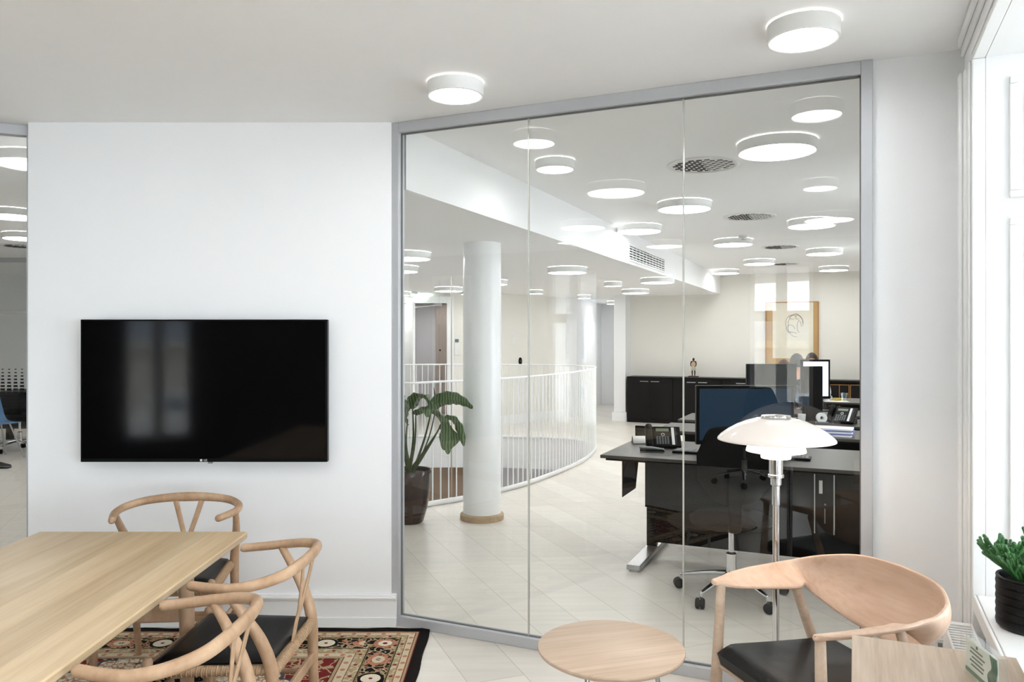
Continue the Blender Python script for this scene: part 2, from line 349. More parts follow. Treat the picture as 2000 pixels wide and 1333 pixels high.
class MB:
    def __init__(s): s.bm = bmesh.new(); s.M = None
    def V(s, p):
        p = Vector(p); return s.bm.verts.new(s.M @ p if s.M else p)
    def F(s, vs):
        try: return s.bm.faces.new(vs)
        except ValueError: return None
    def box(s, x0, x1, y0, y1, z0, z1):
        v = [s.V((x, y, z)) for z in (z0, z1) for x, y in ((x0, y0), (x1, y0), (x1, y1), (x0, y1))]
        for f in ((3, 2, 1, 0), (4, 5, 6, 7), (0, 1, 5, 4), (1, 2, 6, 5), (2, 3, 7, 6), (3, 0, 4, 7)): s.F([v[i] for i in f])
        return s
    def prism(s, poly, z0, z1):
        a = [s.V((p[0], p[1], z0)) for p in poly]; b = [s.V((p[0], p[1], z1)) for p in poly]; n = len(poly)
        s.F(a[::-1]); s.F(b)
        for i in range(n): s.F([a[i], a[(i+1) % n], b[(i+1) % n], b[i]])
        return s
    def ubox(s, u0, u1, v0, v1, z0, z1):
        return s.prism([W(u0, v0), W(u1, v0), W(u1, v1), W(u0, v1)], z0, z1)
    def lathe(s, prof, seg=48, c=(0, 0, 0), cap=True):
        rings = []
        for r, z in prof:
            rings.append([s.V((c[0]+r*math.cos(2*PI*i/seg), c[1]+r*math.sin(2*PI*i/seg), c[2]+z)) for i in range(seg)] if r > 1e-5 else [s.V((c[0], c[1], c[2]+z))])
        for a, b in zip(rings, rings[1:]):
            for i in range(seg):
                j = (i+1) % seg
                if len(a) == 1 and len(b) == 1: continue
                if len(a) == 1: s.F([a[0], b[j], b[i]])
                elif len(b) == 1: s.F([a[i], a[j], b[0]])
                else: s.F([a[i], a[j], b[j], b[i]])
        if cap:
            if len(rings[0]) > 1: s.F(rings[0][::-1])
            if len(rings[-1]) > 1: s.F(rings[-1])
        return s
    def sweep(s, pts, sizes, seg=12, up=(0, 0, 1), closed=False, round_ends=True):
        pts = [Vector(p) for p in pts]; n = len(pts); up = Vector(up)
        if not isinstance(sizes, list): sizes = [sizes]*2
        if not isinstance(sizes[0], tuple): sizes = [(a, a) for a in sizes]
        sizes = lerp_list(sizes, n)
        rings = []; prev = None
        seq = [(i, 1.0, 0.0) for i in range(n)]
        if round_ends and not closed:
            seq = [(0, 0.5, -0.8), (0, 0.85, -0.45)]+seq+[(n-1, 0.85, 0.45), (n-1, 0.5, 0.8)]
        for i, k, off in seq:
            if closed: t = pts[(i+1) % n]-pts[i-1]
            else: t = pts[min(i+1, n-1)]-pts[max(i-1, 0)]
            t.normalize()
            side = t.cross(up)
            if side.length < 0.15: side = t.cross(Vector((0, 1, 0))) if prev is None else prev-t*prev.dot(t)
            side.normalize()
            if prev is not None and side.dot(prev) < 0: side = -side
            prev = side
            nn = side.cross(t).normalized(); a, b = sizes[i]
            c = pts[i]+t*off*min(a, b)
            rings.append([s.V(c+side*(a*k*math.cos(2*PI*j/seg))+nn*(b*k*math.sin(2*PI*j/seg))) for j in range(seg)])
        m = len(rings)
        for i in range(m if closed else m-1):
            A, B = rings[i], rings[(i+1) % m]
            for j in range(seg): s.F([A[j], A[(j+1) % seg], B[(j+1) % seg], B[j]])
        if not closed: s.F(rings[0][::-1]); s.F(rings[-1])
        return s
    def tube(s, a, b, r0, r1=None, seg=12): return s.sweep([a, b], [r0, r0 if r1 is None else r1], seg, round_ends=False)
    def ball(s, c, r, seg=16, rings=10):
        r = r if isinstance(r, tuple) else (r, r, r); c = Vector(c); R = []
        for i in range(rings+1):
            th = PI*i/rings
            if i in (0, rings): R.append([s.V(c+Vector((0, 0, r[2]*math.cos(th))))])
            else: R.append([s.V(c+Vector((r[0]*math.sin(th)*math.cos(2*PI*j/seg), r[1]*math.sin(th)*math.sin(2*PI*j/seg), r[2]*math.cos(th)))) for j in range(seg)])
        for a, b in zip(R, R[1:]):
            for j in range(seg):
                k = (j+1) % seg
                if len(a) == 1: s.F([a[0], b[j], b[k]])
                elif len(b) == 1: s.F([a[j], b[0], a[k]])
                else: s.F([a[j], b[j], b[k], a[k]])
        return s
    def build(s, name, m, parent=None, bevel=0.0, smooth=True, solid=0.0, sub=0, loc=None, rz=0.0):
        bmesh.ops.recalc_face_normals(s.bm, faces=s.bm.faces)
        me = bpy.data.meshes.new(name); s.bm.to_mesh(me); s.bm.free()
        o = bpy.data.objects.new(name, me); C.objects.link(o); me.materials.append(m)
        if smooth:
            me.polygons.foreach_set('use_smooth', [True]*len(me.polygons)); me.set_sharp_from_angle(angle=math.radians(35))
        if solid: k = o.modifiers.new('thickness', 'SOLIDIFY'); k.thickness = solid; k.offset = 0
        if sub: k = o.modifiers.new('smooth', 'SUBSURF'); k.levels = sub; k.render_levels = sub
        if bevel: k = o.modifiers.new('bevel', 'BEVEL'); k.width = bevel; k.segments = 2; k.limit_method = 'ANGLE'; k.angle_limit = math.radians(40); k.harden_normals = False
        if loc is not None: o.location = loc; o.rotation_euler = (0, 0, rz)
        if parent: o.parent = parent
        return o
def children(o): return [c for c in bpy.data.objects if c.parent == o]
def copy_tree(o, parent=None):
    kids = children(o); c = o.copy(); C.objects.link(c); c.parent = parent
    for k in kids: copy_tree(k, c)
    return c
def struct(o): o['kind'] = 'structure'; return o
def bar(name, a, b, w, h, m, parent): # small slab
    return MB().box(a[0], b[0], a[1], b[1], a[2], b[2]).build(name, m, parent)
def label3d(txt, size, m, parent, loc, rot, name='lettering', ext=0.0004):
    cu = bpy.data.curves.new(name, 'FONT'); cu.body = txt; cu.size = size; cu.extrude = ext; cu.align_x = 'CENTER'; cu.align_y = 'CENTER'
    f_ = bpy.data.objects.new('text_source', cu); C.objects.link(f_); bpy.context.view_layer.update()
    me = bpy.data.meshes.new_from_object(f_.evaluated_get(bpy.context.evaluated_depsgraph_get())); bpy.data.objects.remove(f_)
    o = bpy.data.objects.new(name, me); C.objects.link(o); me.materials.clear(); me.materials.append(m); o.location = loc; o.rotation_euler = rot; o.parent = parent
    return o

# ------------------------------------------------------------------ floors
RAIL = [(-0.963, 6.70), (-0.734, 6.93), (-0.46, 7.17), (-0.11, 7.56), (0.174, 7.97), (0.58, 8.755), (0.87, 9.45), (1.11, 10.34), (1.13, 10.85), (0.93, 11.30),
        (0.42, 11.60), (-0.5, 11.75), (-1.7, 11.65), (-2.6, 11.1), (-3.05, 10.0), (-3.0, 8.5), (-2.6, 7.2), (-2.0, 6.55), (-1.45, 6.45)]
RC = spline([(x, y, 0) for x, y in RAIL], 6, closed=True)
def holed(outer, hole, z):
    bm = bmesh.new(); ed = []
    for loop in (outer, hole):
        vs = [bm.verts.new((p[0], p[1], z)) for p in loop]
        ed += [bm.edges.new((vs[i], vs[(i+1) % len(vs)])) for i in range(len(vs))]
    bmesh.ops.triangle_fill(bm, edges=ed, use_beauty=True, use_dissolve=False)
    return bm
m_ = MB(); m_.bm = holed([(-11, -8), (6.5, -8), (14, 20), (-11, 20)], RC, 0.0)
fo = m_.build('floor', FLOOR, smooth=False); struct(fo)
if fo.data.polygons[0].normal.z < 0: fo.data.flip_normals()
# slab edge round the stair opening
m_ = MB(); n = len(RC)
a = [m_.V((p.x, p.y, 0.0)) for p in RC]; b = [m_.V((p.x, p.y, -0.45)) for p in RC]
for i in range(n): m_.F([a[i], a[(i+1) % n], b[(i+1) % n], b[i]])
struct(m_.build('trim_1', TRIM, smooth=True))
m_ = MB(); m_.box(-6, 5, 4.5, 14, -3.5, -3.4); struct(m_.build('floor_lower', mat('pale_bounce_floor', (238, 236, 232), 0.5)))  # lower floor made pale to bounce light up to the slab edge
m_ = MB(); m_.box(-6, -0.55, 12.3, 12.4, -3.4, -0.45); struct(m_.build('wall_stairwell_back', BROWNWALL))
m_ = MB(); m_.box(-0.55, 5, 12.3, 12.4, -3.4, -0.45); m_.box(4.9, 5, 4.5, 12.3, -3.4, -0.45); m_.box(-6, -5.9, 4.5, 12.3, -3.4, -0.45); m_.box(-6, 5, 4.5, 4.6, -3.4, -0.45)
struct(m_.build('wall_stairwell_side', GREYWALL))
# underside of the floor so that the level below is closed
m_ = MB(); m_.bm = holed([(-6, 4.5), (5, 4.5), (5, 12.4), (-6, 12.4)], RC, -0.45); struct(m_.build('ceiling_lower', CEIL, smooth=False))

# ------------------------------------------------------------------ ceilings
# low ceiling over the stair hall, high ceiling everywhere else
DV = [(-2.45, 4.25), (-5.6, 13.6)]          # dividing wall between stair hall and the left office
S0, S1 = W(0.02, 0.06), W(0.02, 10.75)
low = [(S0.x, S0.y), (S1.x, S1.y), (4.4, 20), (-5.6, 20), DV[1], DV[0], (-0.64, 4.25)]
m_ = MB().prism(low, ZL, ZC+0.1); struct(m_.build('ceiling_low', CEIL, smooth=False))
m_ = MB().prism([(-11, -8), (6.5, -8), (14, 20), (-11, 20)], ZC, ZC+0.08); struct(m_.build('ceiling', CEIL, smooth=False))

# ------------------------------------------------------------------ walls of the meeting room
TX0, TX1, TY = -2.535, -0.632, 4.05
m_ = MB().box(TX0, TX1, TY, TY+0.2, 0, ZC); struct(m_.build('wall_tv', PAINT))
def board(name, M, length):
    m_ = MB(); m_.M = M
    m_.box(0, length, -0.030, 0, 0, 0.052); m_.box(0, length, -0.020, 0, 0.052, 0.135)
    m_.prism([(0, 0), (0, 0)] and [(0, -0.026), (length, -0.026), (length, 0), (0, 0)], 0.135, 0.148)
    m_.box(0, length, -0.036, 0, 0.148, 0.160); m_.box(0, length, -0.018, 0, 0.160, 0.170)
    return struct(m_.build(name, TRIM, bevel=0.003))
board('baseboard_tv', Matrix.Translation((TX0, TY, 0)), TX1-TX0+0.03)
def Muv(u, v, ang=0): return Matrix.Translation(W(u, v)) @ Matrix.Rotation(GA+ang, 4, 'Z')
# pier between glass and window wall
m_ = MB().ubox(2.275, 3.2, 0.0, 0.25, 0, ZC); struct(m_.build('wall_pier', PAINT))
board('baseboard_pier', Muv(2.28, 0.0), 0.30)
# window wall (u = 2.56) with deep recesses
def window_wall(name, u, v0, v1, openings, zs, zt, thick, mm):
    m_ = MB(); v = v0
    for a, b in openings:
        m_.ubox(u, u+thick, v, a, 0, ZC); m_.ubox(u, u+thick, a, b, 0, zs); m_.ubox(u, u+thick, a, b, zt, ZC); v = b
    m_.ubox(u, u+thick, v, v1, 0, ZC)
    return struct(m_.build(name, mm, smooth=False))
window_wall('wall_right', 2.63, -5.9, 0.0, sorted(NEAR_WINDOWS), 0.57, 2.49, 0.56, PAINT)
window_wall('wall_office_right', 2.85, 0.25, 10.6, OFFICE_WINDOWS, 0.6, 2.45, 0.45, PAINT)
wn = [0]
def casement(u0, v0, v1, z0, z1, facing_u=True):
    """window in plane u=u0 between v0 and v1"""
    wn[0] += 1
    w_ = empty('window_%d' % wn[0]); struct(w_)
    def bx(a0, a1, d0, d1, c0, c1, mm_):
        if facing_u: mm_.ubox(u0+d0, u0+d1, a0, a1, c0, c1)
        else: mm_.ubox(a0, a1, u0+d0, u0+d1, c0, c1)
    m_ = MB(); c = (v0+v1)/2; t = z0+(z1-z0)*0.70
    bx(v0, v0+0.05, -0.04, 0.04, z0, z1, m_); bx(v1-0.05, v1, -0.04, 0.04, z0, z1, m_); bx(v0+0.05, v1-0.05, -0.04, 0.04, z0, z0+0.06, m_); bx(v0+0.05, v1-0.05, -0.04, 0.04, z1-0.05, z1, m_)
    bx(c-0.06, c+0.06, -0.05, 0.05, z0+0.06, z1-0.05, m_); bx(v0+0.05, c-0.06, -0.045, 0.045, t-0.06, t+0.06, m_); bx(c+0.06, v1-0.05, -0.045, 0.045, t-0.06, t+0.06, m_)
    struct(m_.build('window_frame', TRIM, w_, bevel=0.004))
    for a0, a1 in ((v0+0.05, c-0.06), (c+0.06, v1-0.05)):
        for c0, c1 in ((z0+0.06, t-0.06), (t+0.06, z1-0.05)):
            m_ = MB(); bx(a0, a1, -0.004, 0.004, c0, c1, m_); struct(m_.build('window_pane', WGLASS, w_))
    return w_
for a, b in NEAR_WINDOWS: casement(3.10, a, b, 0.60, 2.49)
for a, b in OFFICE_WINDOWS: casement(3.10, a, b, 0.60, 2.45)
# back wall behind the camera, with balcony windows
m_ = MB(); u = -3.6
for a, b in sorted(BACK_WINDOWS):
    m_.ubox(u, a, -6.2, -5.8, 0, ZC); m_.ubox(a, b, -6.2, -5.8, 0, 0.35); m_.ubox(a, b, -6.2, -5.8, 2.38, ZC); u = b
m_.ubox(u, 3.2, -6.2, -5.8, 0, ZC); struct(m_.build('wall_back', mat('darkened_back_wall', (74, 70, 67), 0.8), smooth=False))  # unseen wall darkened to keep TV and glass reflections dark
for a, b in BACK_WINDOWS: casement(-6.0, a, b, 0.35, 2.38, False)
m_ = MB().ubox(-3.68, -3.48, -5.8, -2.55, 0, ZC); struct(m_.build('wall_left', PAINT))

# casing, reveal panels and sill of the window beside the armchair
def casing(v0, v1, zt):
    m_ = MB(); k = (v1-v0)
    m_.ubox(2.588, 2.63, v0, v1, 0, zt)
    m_.ubox(2.576, 2.588, v0+k*0.50, v1-0.004, 0, zt); m_.ubox(2.564, 2.576, v0+k*0.70, v1-0.012, 0, zt); m_.ubox(2.580, 2.588, v0+k*0.10, v0+k*0.28, 0, zt)
    return m_
m_ = casing(-0.33, -0.12, 2.49)
m_.ubox(2.588, 2.63, -1.46, -0.12, 2.49, ZC); m_.ubox(2.576, 2.588, -1.46, -0.124, 2.565, ZC-0.002); m_.ubox(2.564, 2.576, -1.46, -0.132, 2.595, ZC-0.004); m_.ubox(2.580, 2.588, -1.46, -0.33, 2.505, 2.525)
m_.ubox(2.588, 2.63, -1.46, -1.25, 0, 2.49); m_.ubox(2.576, 2.588, -1.46, -1.36, 0, 2.49)
struct(m_.build('trim_2', TRIM, bevel=0.004))
m_ = MB()
def panelframe(m_, v, sgn, u0, u1, z0, z1):
    for (a, b, c, d) in ((u0, u1, z0, z0+0.025), (u0, u1, z1-0.025, z1), (u0, u0+0.025, z0+0.025, z1-0.025), (u1-0.025, u1, z0+0.025, z1-0.025)):
        m_.ubox(a, b, min(v, v+sgn*0.012), max(v, v+sgn*0.012), c, d)
    m_.ubox(u0+0.045, u1-0.045, min(v, v+sgn*0.006), max(v, v+sgn*0.006), z0+0.045, z1-0.045)
for v, sg in ((-0.33, -1), (-1.25, 1)):
    for z0, z1 in ((0.72, 1.92), (1.99, 2.41)): panelframe(m_, v, sg, 2.70, 3.02, z0, z1)
struct(m_.build('trim_3', TRIM, bevel=0.004))
m_ = MB().ubox(2.602, 3.07, -1.248, -0.332, 0.572, 0.600); struct(m_.build('trim_4', TRIM, bevel=0.003))
m_ = MB().ubox(2.590, 2.601, -1.248, -0.332, 0.545, 0.598)
struct(m_.build('trim_5', TRIM, bevel=0.003))

# ------------------------------------------------------------------ office shell beyond the glass
m_ = MB().ubox(-1.78, 3.3, 10.6, 10.8, 0, ZC); struct(m_.build('wall_office_back', WARMWALL))
m_ = MB().ubox(-1.84, -1.62, 10.25, 10.62, 0, ZL); m_.ubox(-1.87, -1.59, 10.22, 10.62, 0, 0.17); struct(m_.build('wall_office_pilaster', PAINT, bevel=0.004))
board('baseboard_office', Muv(-1.6, 10.6), 4.4)
# stair hall far walls, doorway to the lift lobby
HY = 13.5
dx0, dx1, dzt = (808-1000)/F*HY-0.18, (873-1000)/F*HY, zat(593, HY)
m_ = MB().box(-5.8, dx0, HY, HY+0.2, 0, ZL); m_.box(dx0, dx1, HY, HY+0.2, dzt, ZL); m_.box(dx1, -0.18, HY, HY+0.2, 0, ZL)
struct(m_.build('wall_hall_back', WARMWALL, smooth=False))
m_ = MB().prism([(-0.18, 13.5), (1.05, 14.9), (1.05, 15.1), (-0.18, 13.7)], 0, ZL); struct(m_.build('wall_hall_angle', WARMWALL, smooth=False))
m_ = MB().prism([(1.05, 14.9), (1.25, 14.9), (2.1, 18.0), (1.9, 18.0)], 0, ZL); m_.box(1.0, 5.0, 17.9, 18.1, 0, ZL); struct(m_.build('wall_hall_far', PAINT, smooth=False))
m_ = MB()
m_.box(-5.8, dx0-0.12, HY-0.025, HY, 0, 0.16); m_.box(dx1+0.12, -0.18, HY-0.025, HY, 0, 0.16); struct(m_.build('baseboard_hall', TRIM, bevel=0.004))
m_ = MB(); m_.M = Matrix.Translation((-0.18, 13.5, 0)) @ Matrix.Rotation(math.atan2(1.4, 1.23), 4, 'Z'); m_.box(0, 1.86, -0.025, 0, 0, 0.16); struct(m_.build('baseboard_hall_angle', TRIM, bevel=0.004))
# lobby behind
m_ = MB(); a_, b_ = W(-1.70, 10.78), Vector((3.1, 18.0, 0)); m_.prism([(a_.x, a_.y), (a_.x+0.15, a_.y), (b_.x+0.15, b_.y), (b_.x, b_.y)], 0, ZL); struct(m_.build('wall_hall_right', PAINT))  # unseen wall added to keep sky light out of the corridor
m_ = MB(); m_.box(-4.1, -4.0, 13.7, 15.7, 0, ZL); m_.box(0.1, 0.2, 14.12, 15.6, 0, ZL); struct(m_.build('wall_lobby_side', GREYWALL))  # side walls added to shut sky light out of the lobby
m_ = MB().box(-4.0, 0.2, 15.6, 15.7, 0, ZL); struct(m_.build('wall_lobby', GREYWALL))
d1 = empty('door_1', (0, 0, 0)); struct(d1)
m_ = MB(); m_.box(dx0-0.12, dx0, HY-0.04, HY+0.21, 0, dzt+0.12); m_.box(dx1, dx1+0.12, HY-0.04, HY+0.21, 0, dzt+0.12); m_.box(dx0, dx1, HY-0.04, HY+0.21, dzt, dzt+0.12)
struct(m_.build('door_frame', TRIM, d1, bevel=0.006))
m_ = MB(); m_.M = Matrix.Translation((dx0+0.03, HY-0.05, 0)) @ Matrix.Rotation(math.radians(-72), 4, 'Z')
m_.box(0, 0.85, -0.02, 0.02, 0.01, dzt-0.02); struct(m_.build('door_leaf', TRIM, d1, bevel=0.004))
m_ = MB().sweep([(dx0+0.12, HY-0.10, dzt-0.08), (dx0+0.45, HY-0.12, dzt-0.06), (dx0+0.62, HY-0.05, dzt-0.03)], 0.012, 8); m_.box(dx0+0.55, dx0+0.68, HY-0.06, HY-0.04, dzt-0.05, dzt)
m_.build('door_closer', SILVER, d1)
d2 = empty('door_2'); struct(d2)
lx0, lx1 = atY(851, 15.5).x, atY(905, 15.5).x
m_ = MB().box(lx0, lx1, 15.52, 15.6, 0, 2.28); struct(m_.build('door_frame', BEIGEDOOR, d2, bevel=0.004))
m_ = MB().box(lx0+0.13, lx1-0.05, 15.49, 15.52, 0.02, 1.98); struct(m_.build('door_leaf', BEIGEDOOR, d2, bevel=0.004))
m_ = MB().ball((lx0+0.09, 15.47, 1.28), 0.018); m_.build('call_button', BLACKP, d2)
d3 = empty('door_3'); struct(d3)
m_ = MB(); m_.M = Matrix.Translation((1.46, 16.4, 0)) @ Matrix.Rotation(math.radians(15), 4, 'Z'); 
m_ = MB(); q0, q1 = atY(1128, 17.88).x, atY(1160, 17.88).x
m_.box(q0-0.06, q0, 17.84, 17.9, 0, 2.08); m_.box(q1, q1+0.06, 17.84, 17.9, 0, 2.08); m_.box(q0-0.06, q1+0.06, 17.84, 17.9, 2.02, 2.08)
struct(m_.build('door_frame', TRIM, d3, bevel=0.004))
# dividing wall and the left office
dvx, dvy = DV[1][0]-DV[0][0], DV[1][1]-DV[0][1]; dl = math.hypot(dvx, dvy)
m_ = MB(); m_.M = Matrix.Translation((DV[0][0], DV[0][1], 0)) @ Matrix.Rotation(math.atan2(dvy, dvx), 4, 'Z'); m_.box(0, dl, 0, 0.12, 0, ZC); struct(m_.build('wall_divider', PAINT))
m_ = MB().box(-11, -5.6, 13.6, 13.8, 0, ZC); struct(m_.build('wall_left_office_back', PAINT))
m_ = MB().box(-11.2, -11, -8, 13.8, 0, ZC); struct(m_.build('wall_left_office_side', PAINT))
m_ = MB().box(-11, -4.9, -1.0, -0.9, 0, ZC); struct(m_.build('wall_left_office_front', PAINT))

# ------------------------------------------------------------------ glass partitions
wn[0] += 1
gp = empty('window_%d' % wn[0]); struct(gp); gp['label'] = 'floor-to-ceiling glass partition of three panes between meeting room and office'
FT, FB = ZC-0.055, 0.052
def framebar(name, u0, u1, z0, z1): return struct(MB().ubox(u0, u1, -0.03, 0.03, z0, z1).build(name, ALU, gp, bevel=0.003))
framebar('frame_top', 0.030, 2.232, FT, ZC); framebar('frame_bottom', 0.030, 2.232, 0, FB)
framebar('frame_side', -0.022, 0.030, 0, ZC); framebar('frame_side', 2.232, 2.276, 0, ZC)
m_ = MB(); m_.ubox(0.030, 2.232, -0.0075, 0.0075, FT-0.006, FT); m_.ubox(0.030, 2.232, -0.0075, 0.0075, FB, FB+0.004); m_.ubox(0.030, 0.034, -0.0075, 0.0075, FB+0.004, FT-0.006); m_.ubox(2.228, 2.232, -0.0075, 0.0075, FB+0.004, FT-0.006)
struct(m_.build('gasket', ALUD, gp))
JU = (0.755, 1.507)
for a, b in ((0.034, JU[0]-0.003), (JU[0]+0.003, JU[1]-0.003), (JU[1]+0.003, 2.228)):
    struct(MB().ubox(a, b, -0.006, 0.006, FB+0.004, FT-0.006).build('glass_pane', GLASS, gp, smooth=False))
SEAL = mat('clear_joint_seal', (196, 196, 190), 0.25)
for j in JU: struct(MB().ubox(j-0.0028, j+0.0028, -0.0065, 0.0065, FB+0.004, FT-0.006).build('joint', SEAL, gp))
wn[0] += 1
gl = empty('window_%d' % wn[0], (-2.575, 4.13, 0), PI-GA+0.0); struct(gl)   # runs left and towards the camera
gl.rotation_euler = (0, 0, math.atan2(-0.4059, -0.9139))
struct(MB().box(0, 2.5, -0.03, 0.03, FT, ZC).build('frame_top', ALU, gl, bevel=0.003)); struct(MB().box(0, 2.5, -0.03, 0.03, 0, FB).build('frame_bottom', ALU, gl, bevel=0.003))
struct(MB().box(-0.02, 0.012, -0.03, 0.03, 0, ZC).build('frame_side', ALU, gl, bevel=0.003))
struct(MB().box(0.012, 1.2, -0.006, 0.006, FB, FT).build('glass_pane', GLASS, gl, smooth=False)); struct(MB().box(1.206, 2.5, -0.006, 0.006, FB, FT).build('glass_pane', GLASS, gl, smooth=False))

# ------------------------------------------------------------------ outside
st = MB().ubox(-45, 45, -70, 45, -9.1, -9.0).build('street', ASPH); struct(st)
def block(name, u0, u1, v0, v1, zt, label, roof=1.2, nw=8, side='v'):
    b_ = empty(name, W((u0+u1)/2, (v0+v1)/2, -9), 0, label, 'building')
    inv = Matrix.Translation(-Vector(b_.location))
    def mk(): m = MB(); m.M = inv; return m
    mk().ubox(u0, u1, v0, v1, -9, zt).build('facade', STONE, b_, smooth=False)
    mk().ubox(u0-0.3, u1+0.3, v0-0.3, v1+0.3, zt, zt+0.25).build('cornice', STONE, b_, smooth=False)
    r = mk(); P = [W(u0, v0, zt+0.25), W(u1, v0, zt+0.25), W(u1, v1, zt+0.25), W(u0, v1, zt+0.25)]; k = roof
    Q = [W(u0+k, v0+k, zt+0.25+roof), W(u1-k, v0+k, zt+0.25+roof), W(u1-k, v1-k, zt+0.25+roof), W(u0+k, v1-k, zt+0.25+roof)]
    a = [r.V(p) for p in P]; c = [r.V(p) for p in Q]; r.F(c); r.F(a[::-1])
    for i in range(4): r.F([a[i], a[(i+1) % 4], c[(i+1) % 4], c[i]])
    r.build('roof', ROOFM, b_, smooth=False)
    mk().ubox((u0+u1)/2-0.5, (u0+u1)/2+0.5, (v0+v1)/2-0.4, (v0+v1)/2+0.4, zt, zt+roof+1.3).build('chimney', STONE, b_)
    fr = mk(); pn = []
    span = (u1-u0) if side == 'v' else (v1-v0); st_ = span/nw
    z = -8.0
    while z+1.9 < zt:
        for i in range(nw):
            c0 = (u0 if side == 'v' else v0)+st_*(i+0.5)
            if side == 'v':
                fr.ubox(c0-0.62, c0+0.62, v1, v1+0.08, z-0.1, z+1.9)
                p = mk(); p.ubox(c0-0.5, c0-0.04, v1+0.08, v1+0.10, z, z+1.8); p.ubox(c0+0.04, c0+0.5, v1+0.08, v1+0.10, z, z+1.8); p.build('window', DARKGL, b_, smooth=False)
            else:
                fr.ubox(u0-0.08, u0, c0-0.62, c0+0.62, z-0.1, z+1.9)
                p = mk(); p.ubox(u0-0.10, u0-0.08, c0-0.5, c0-0.04, z, z+1.8); p.ubox(u0-0.10, u0-0.08, c0+0.04, c0+0.5, z, z+1.8); p.build('window', DARKGL, b_, smooth=False)
        z += 2.9
    fr.build('window_surround', TRIM, b_, smooth=False)
block('apartment_building', -4, 10, -34, -24, 1.2, 'pale stone building with slate roof mirrored in the right glass pane', 0.9, 7)
block('apartment_building', -22, -5, -36, -26, 2.7, 'taller pale stone building mirrored in the middle glass pane', 0.9, 8)

# ------------------------------------------------------------------ television
tv = empty('television', (0, 0, 0), 0, 'large wall-mounted flat black television on the white wall', 'television')
tx0, tx1, tz0, tz1, tyf = -2.205, -0.944, 0.872, 1.601, 3.95
tv.location = ((tx0+tx1)/2, 4.0, tz0)
TO = Matrix.Translation(-Vector(tv.location))
def mk(): m = MB(); m.M = TO; return m
mk().box(tx0, tx1, tyf, tyf+0.035, tz0, tz1).build('housing', BLACKP, tv, bevel=0.003)
mk().box(tx0+0.010, tx1-0.010, tyf-0.0015, tyf+0.001, tz0+0.018, tz1-0.008).build('screen', BLACKTV, tv)
mk().box(tx0+0.35, tx1-0.35, tyf+0.035, TY-0.001, tz0+0.15, tz1-0.15).build('wall_bracket', BLACKP, tv)
tb = mk(); tb.box(-1.555, -1.535, tyf+0.004, tyf+0.02, tz0-0.008, tz0); tb.build('sensor', GREYP, tv)
WL = mat('printed_white', (210, 210, 210), 0.5, var=0.0)
label3d('LG', 0.0145, WL, tv, (-1.566-tv.location.x, tyf-0.001-tv.location.y, 0.009), (PI/2, 0, 0), 'brand_lettering')
bl = mk(); bl.M = TO @ Matrix.Translation((-1.588, tyf-0.0005, tz0+0.009)) @ Matrix.Rotation(PI/2, 4, 'X'); bl.lathe([(0.0001, 0), (0.0062, 0), (0.0062, 0.0006), (0.0001, 0.0006)], 24); bl.build('logo_roundel', WL, tv)

# ------------------------------------------------------------------ ceiling lamps
def make_light(R):
    t = empty('ceiling_light')
    h = 0.052
    MB().lathe([(R-0.016, -0.006), (R-0.002, -0.006), (R, -0.008), (R, -0.012-h), (R-0.006, -0.014-h), (R-0.012, -0.012-h), (R-0.012, -0.016)], 64, cap=False).build('housing', LAMPW, t)
    MB().lathe([(0.0, -0.006-h), (R-0.0125, -0.006-h), (R-0.0125, 0.0-h), (0.0, 0.0-h)], 64, cap=False).build('diffuser', DIFF, t)
    MB().lathe([(0.0, 0.0), (R-0.012, 0.0), (R-0.010, -0.006), (0.0, -0.006)], 64, cap=False).build('uplight_ring', HALO, t)
    return t
proto = {}
def light(x, y, big, label, grp, low=False, mirrored=False, zc=None):
    zd = (ZL if low else ZC)
    Y = (zd-0.060-CAMH)*F/(YH-y); X = (x-1000)/F*Y
    if mirrored:
        u, v = UV(X, Y); p = W(u, -v, 0); X, Y = p.x, p.y
    R = 0.22 if big else 0.125
    if R in proto: t = copy_tree(proto[R])
    else: t = make_light(R); proto[R] = t
    t.location = (X, Y, zd)
    tag(t, label, 'ceiling light', grp)
    return t
N_, O_, H_ = 'round ceiling lights in the meeting room', 'round ceiling lights in the open office', 'round ceiling lights under the low stair hall ceiling'
light(889, 187, 0, 'small round white ceiling light above the corner of wall and glass', N_)
light(1569, 77, 0, 'small round white ceiling light before the white pier, closest to the window', N_)
light(1204, 378, 1, 'large ceiling light mirrored in the middle pane, left of its joint with the right pane', N_, mirrored=True)
light(1139.5, 446, 1, 'large ceiling light mirrored over the white soffit in the middle pane', N_, mirrored=True)
light(1110, 475, 0, 'small ceiling light mirrored low on the white soffit', N_, mirrored=True)
light(1298.6, 482, 1, 'large ceiling light mirrored just right of the soffit grille', N_, mirrored=True)
light(1602, 369, 0, 'small ceiling light mirrored high in the right pane under a large one', N_, mirrored=True)
light(1618.6, 431, 1, 'large mirrored ceiling light overlapping a real one in the right pane', N_, mirrored=True)
light(1084, 331, 0, 'the one small round light fixed to the high office ceiling', O_)
light(1517.6, 297, 1, 'largest-looking round office ceiling light, first behind the right pane', O_)
light(1336.7, 409, 1, 'round office ceiling light crossed by the right glass joint', O_)
light(1248.6, 452.6, 1, 'round office ceiling light throwing a bright patch on the soffit near the grille', O_)
light(1432, 478.5, 1, 'round office ceiling light behind the small ceiling sprinkler', O_)
light(1585, 442, 1, 'round office ceiling light overlapped by a mirrored one', O_)
light(1610, 496.3, 1, 'round office ceiling light above the right side of the framed drawing', O_)
light(1482.8, 516, 1, 'round office ceiling light above the left side of the framed drawing', O_)
light(1417, 534.4, 1, 'round office ceiling light at the far end of the soffit', O_)
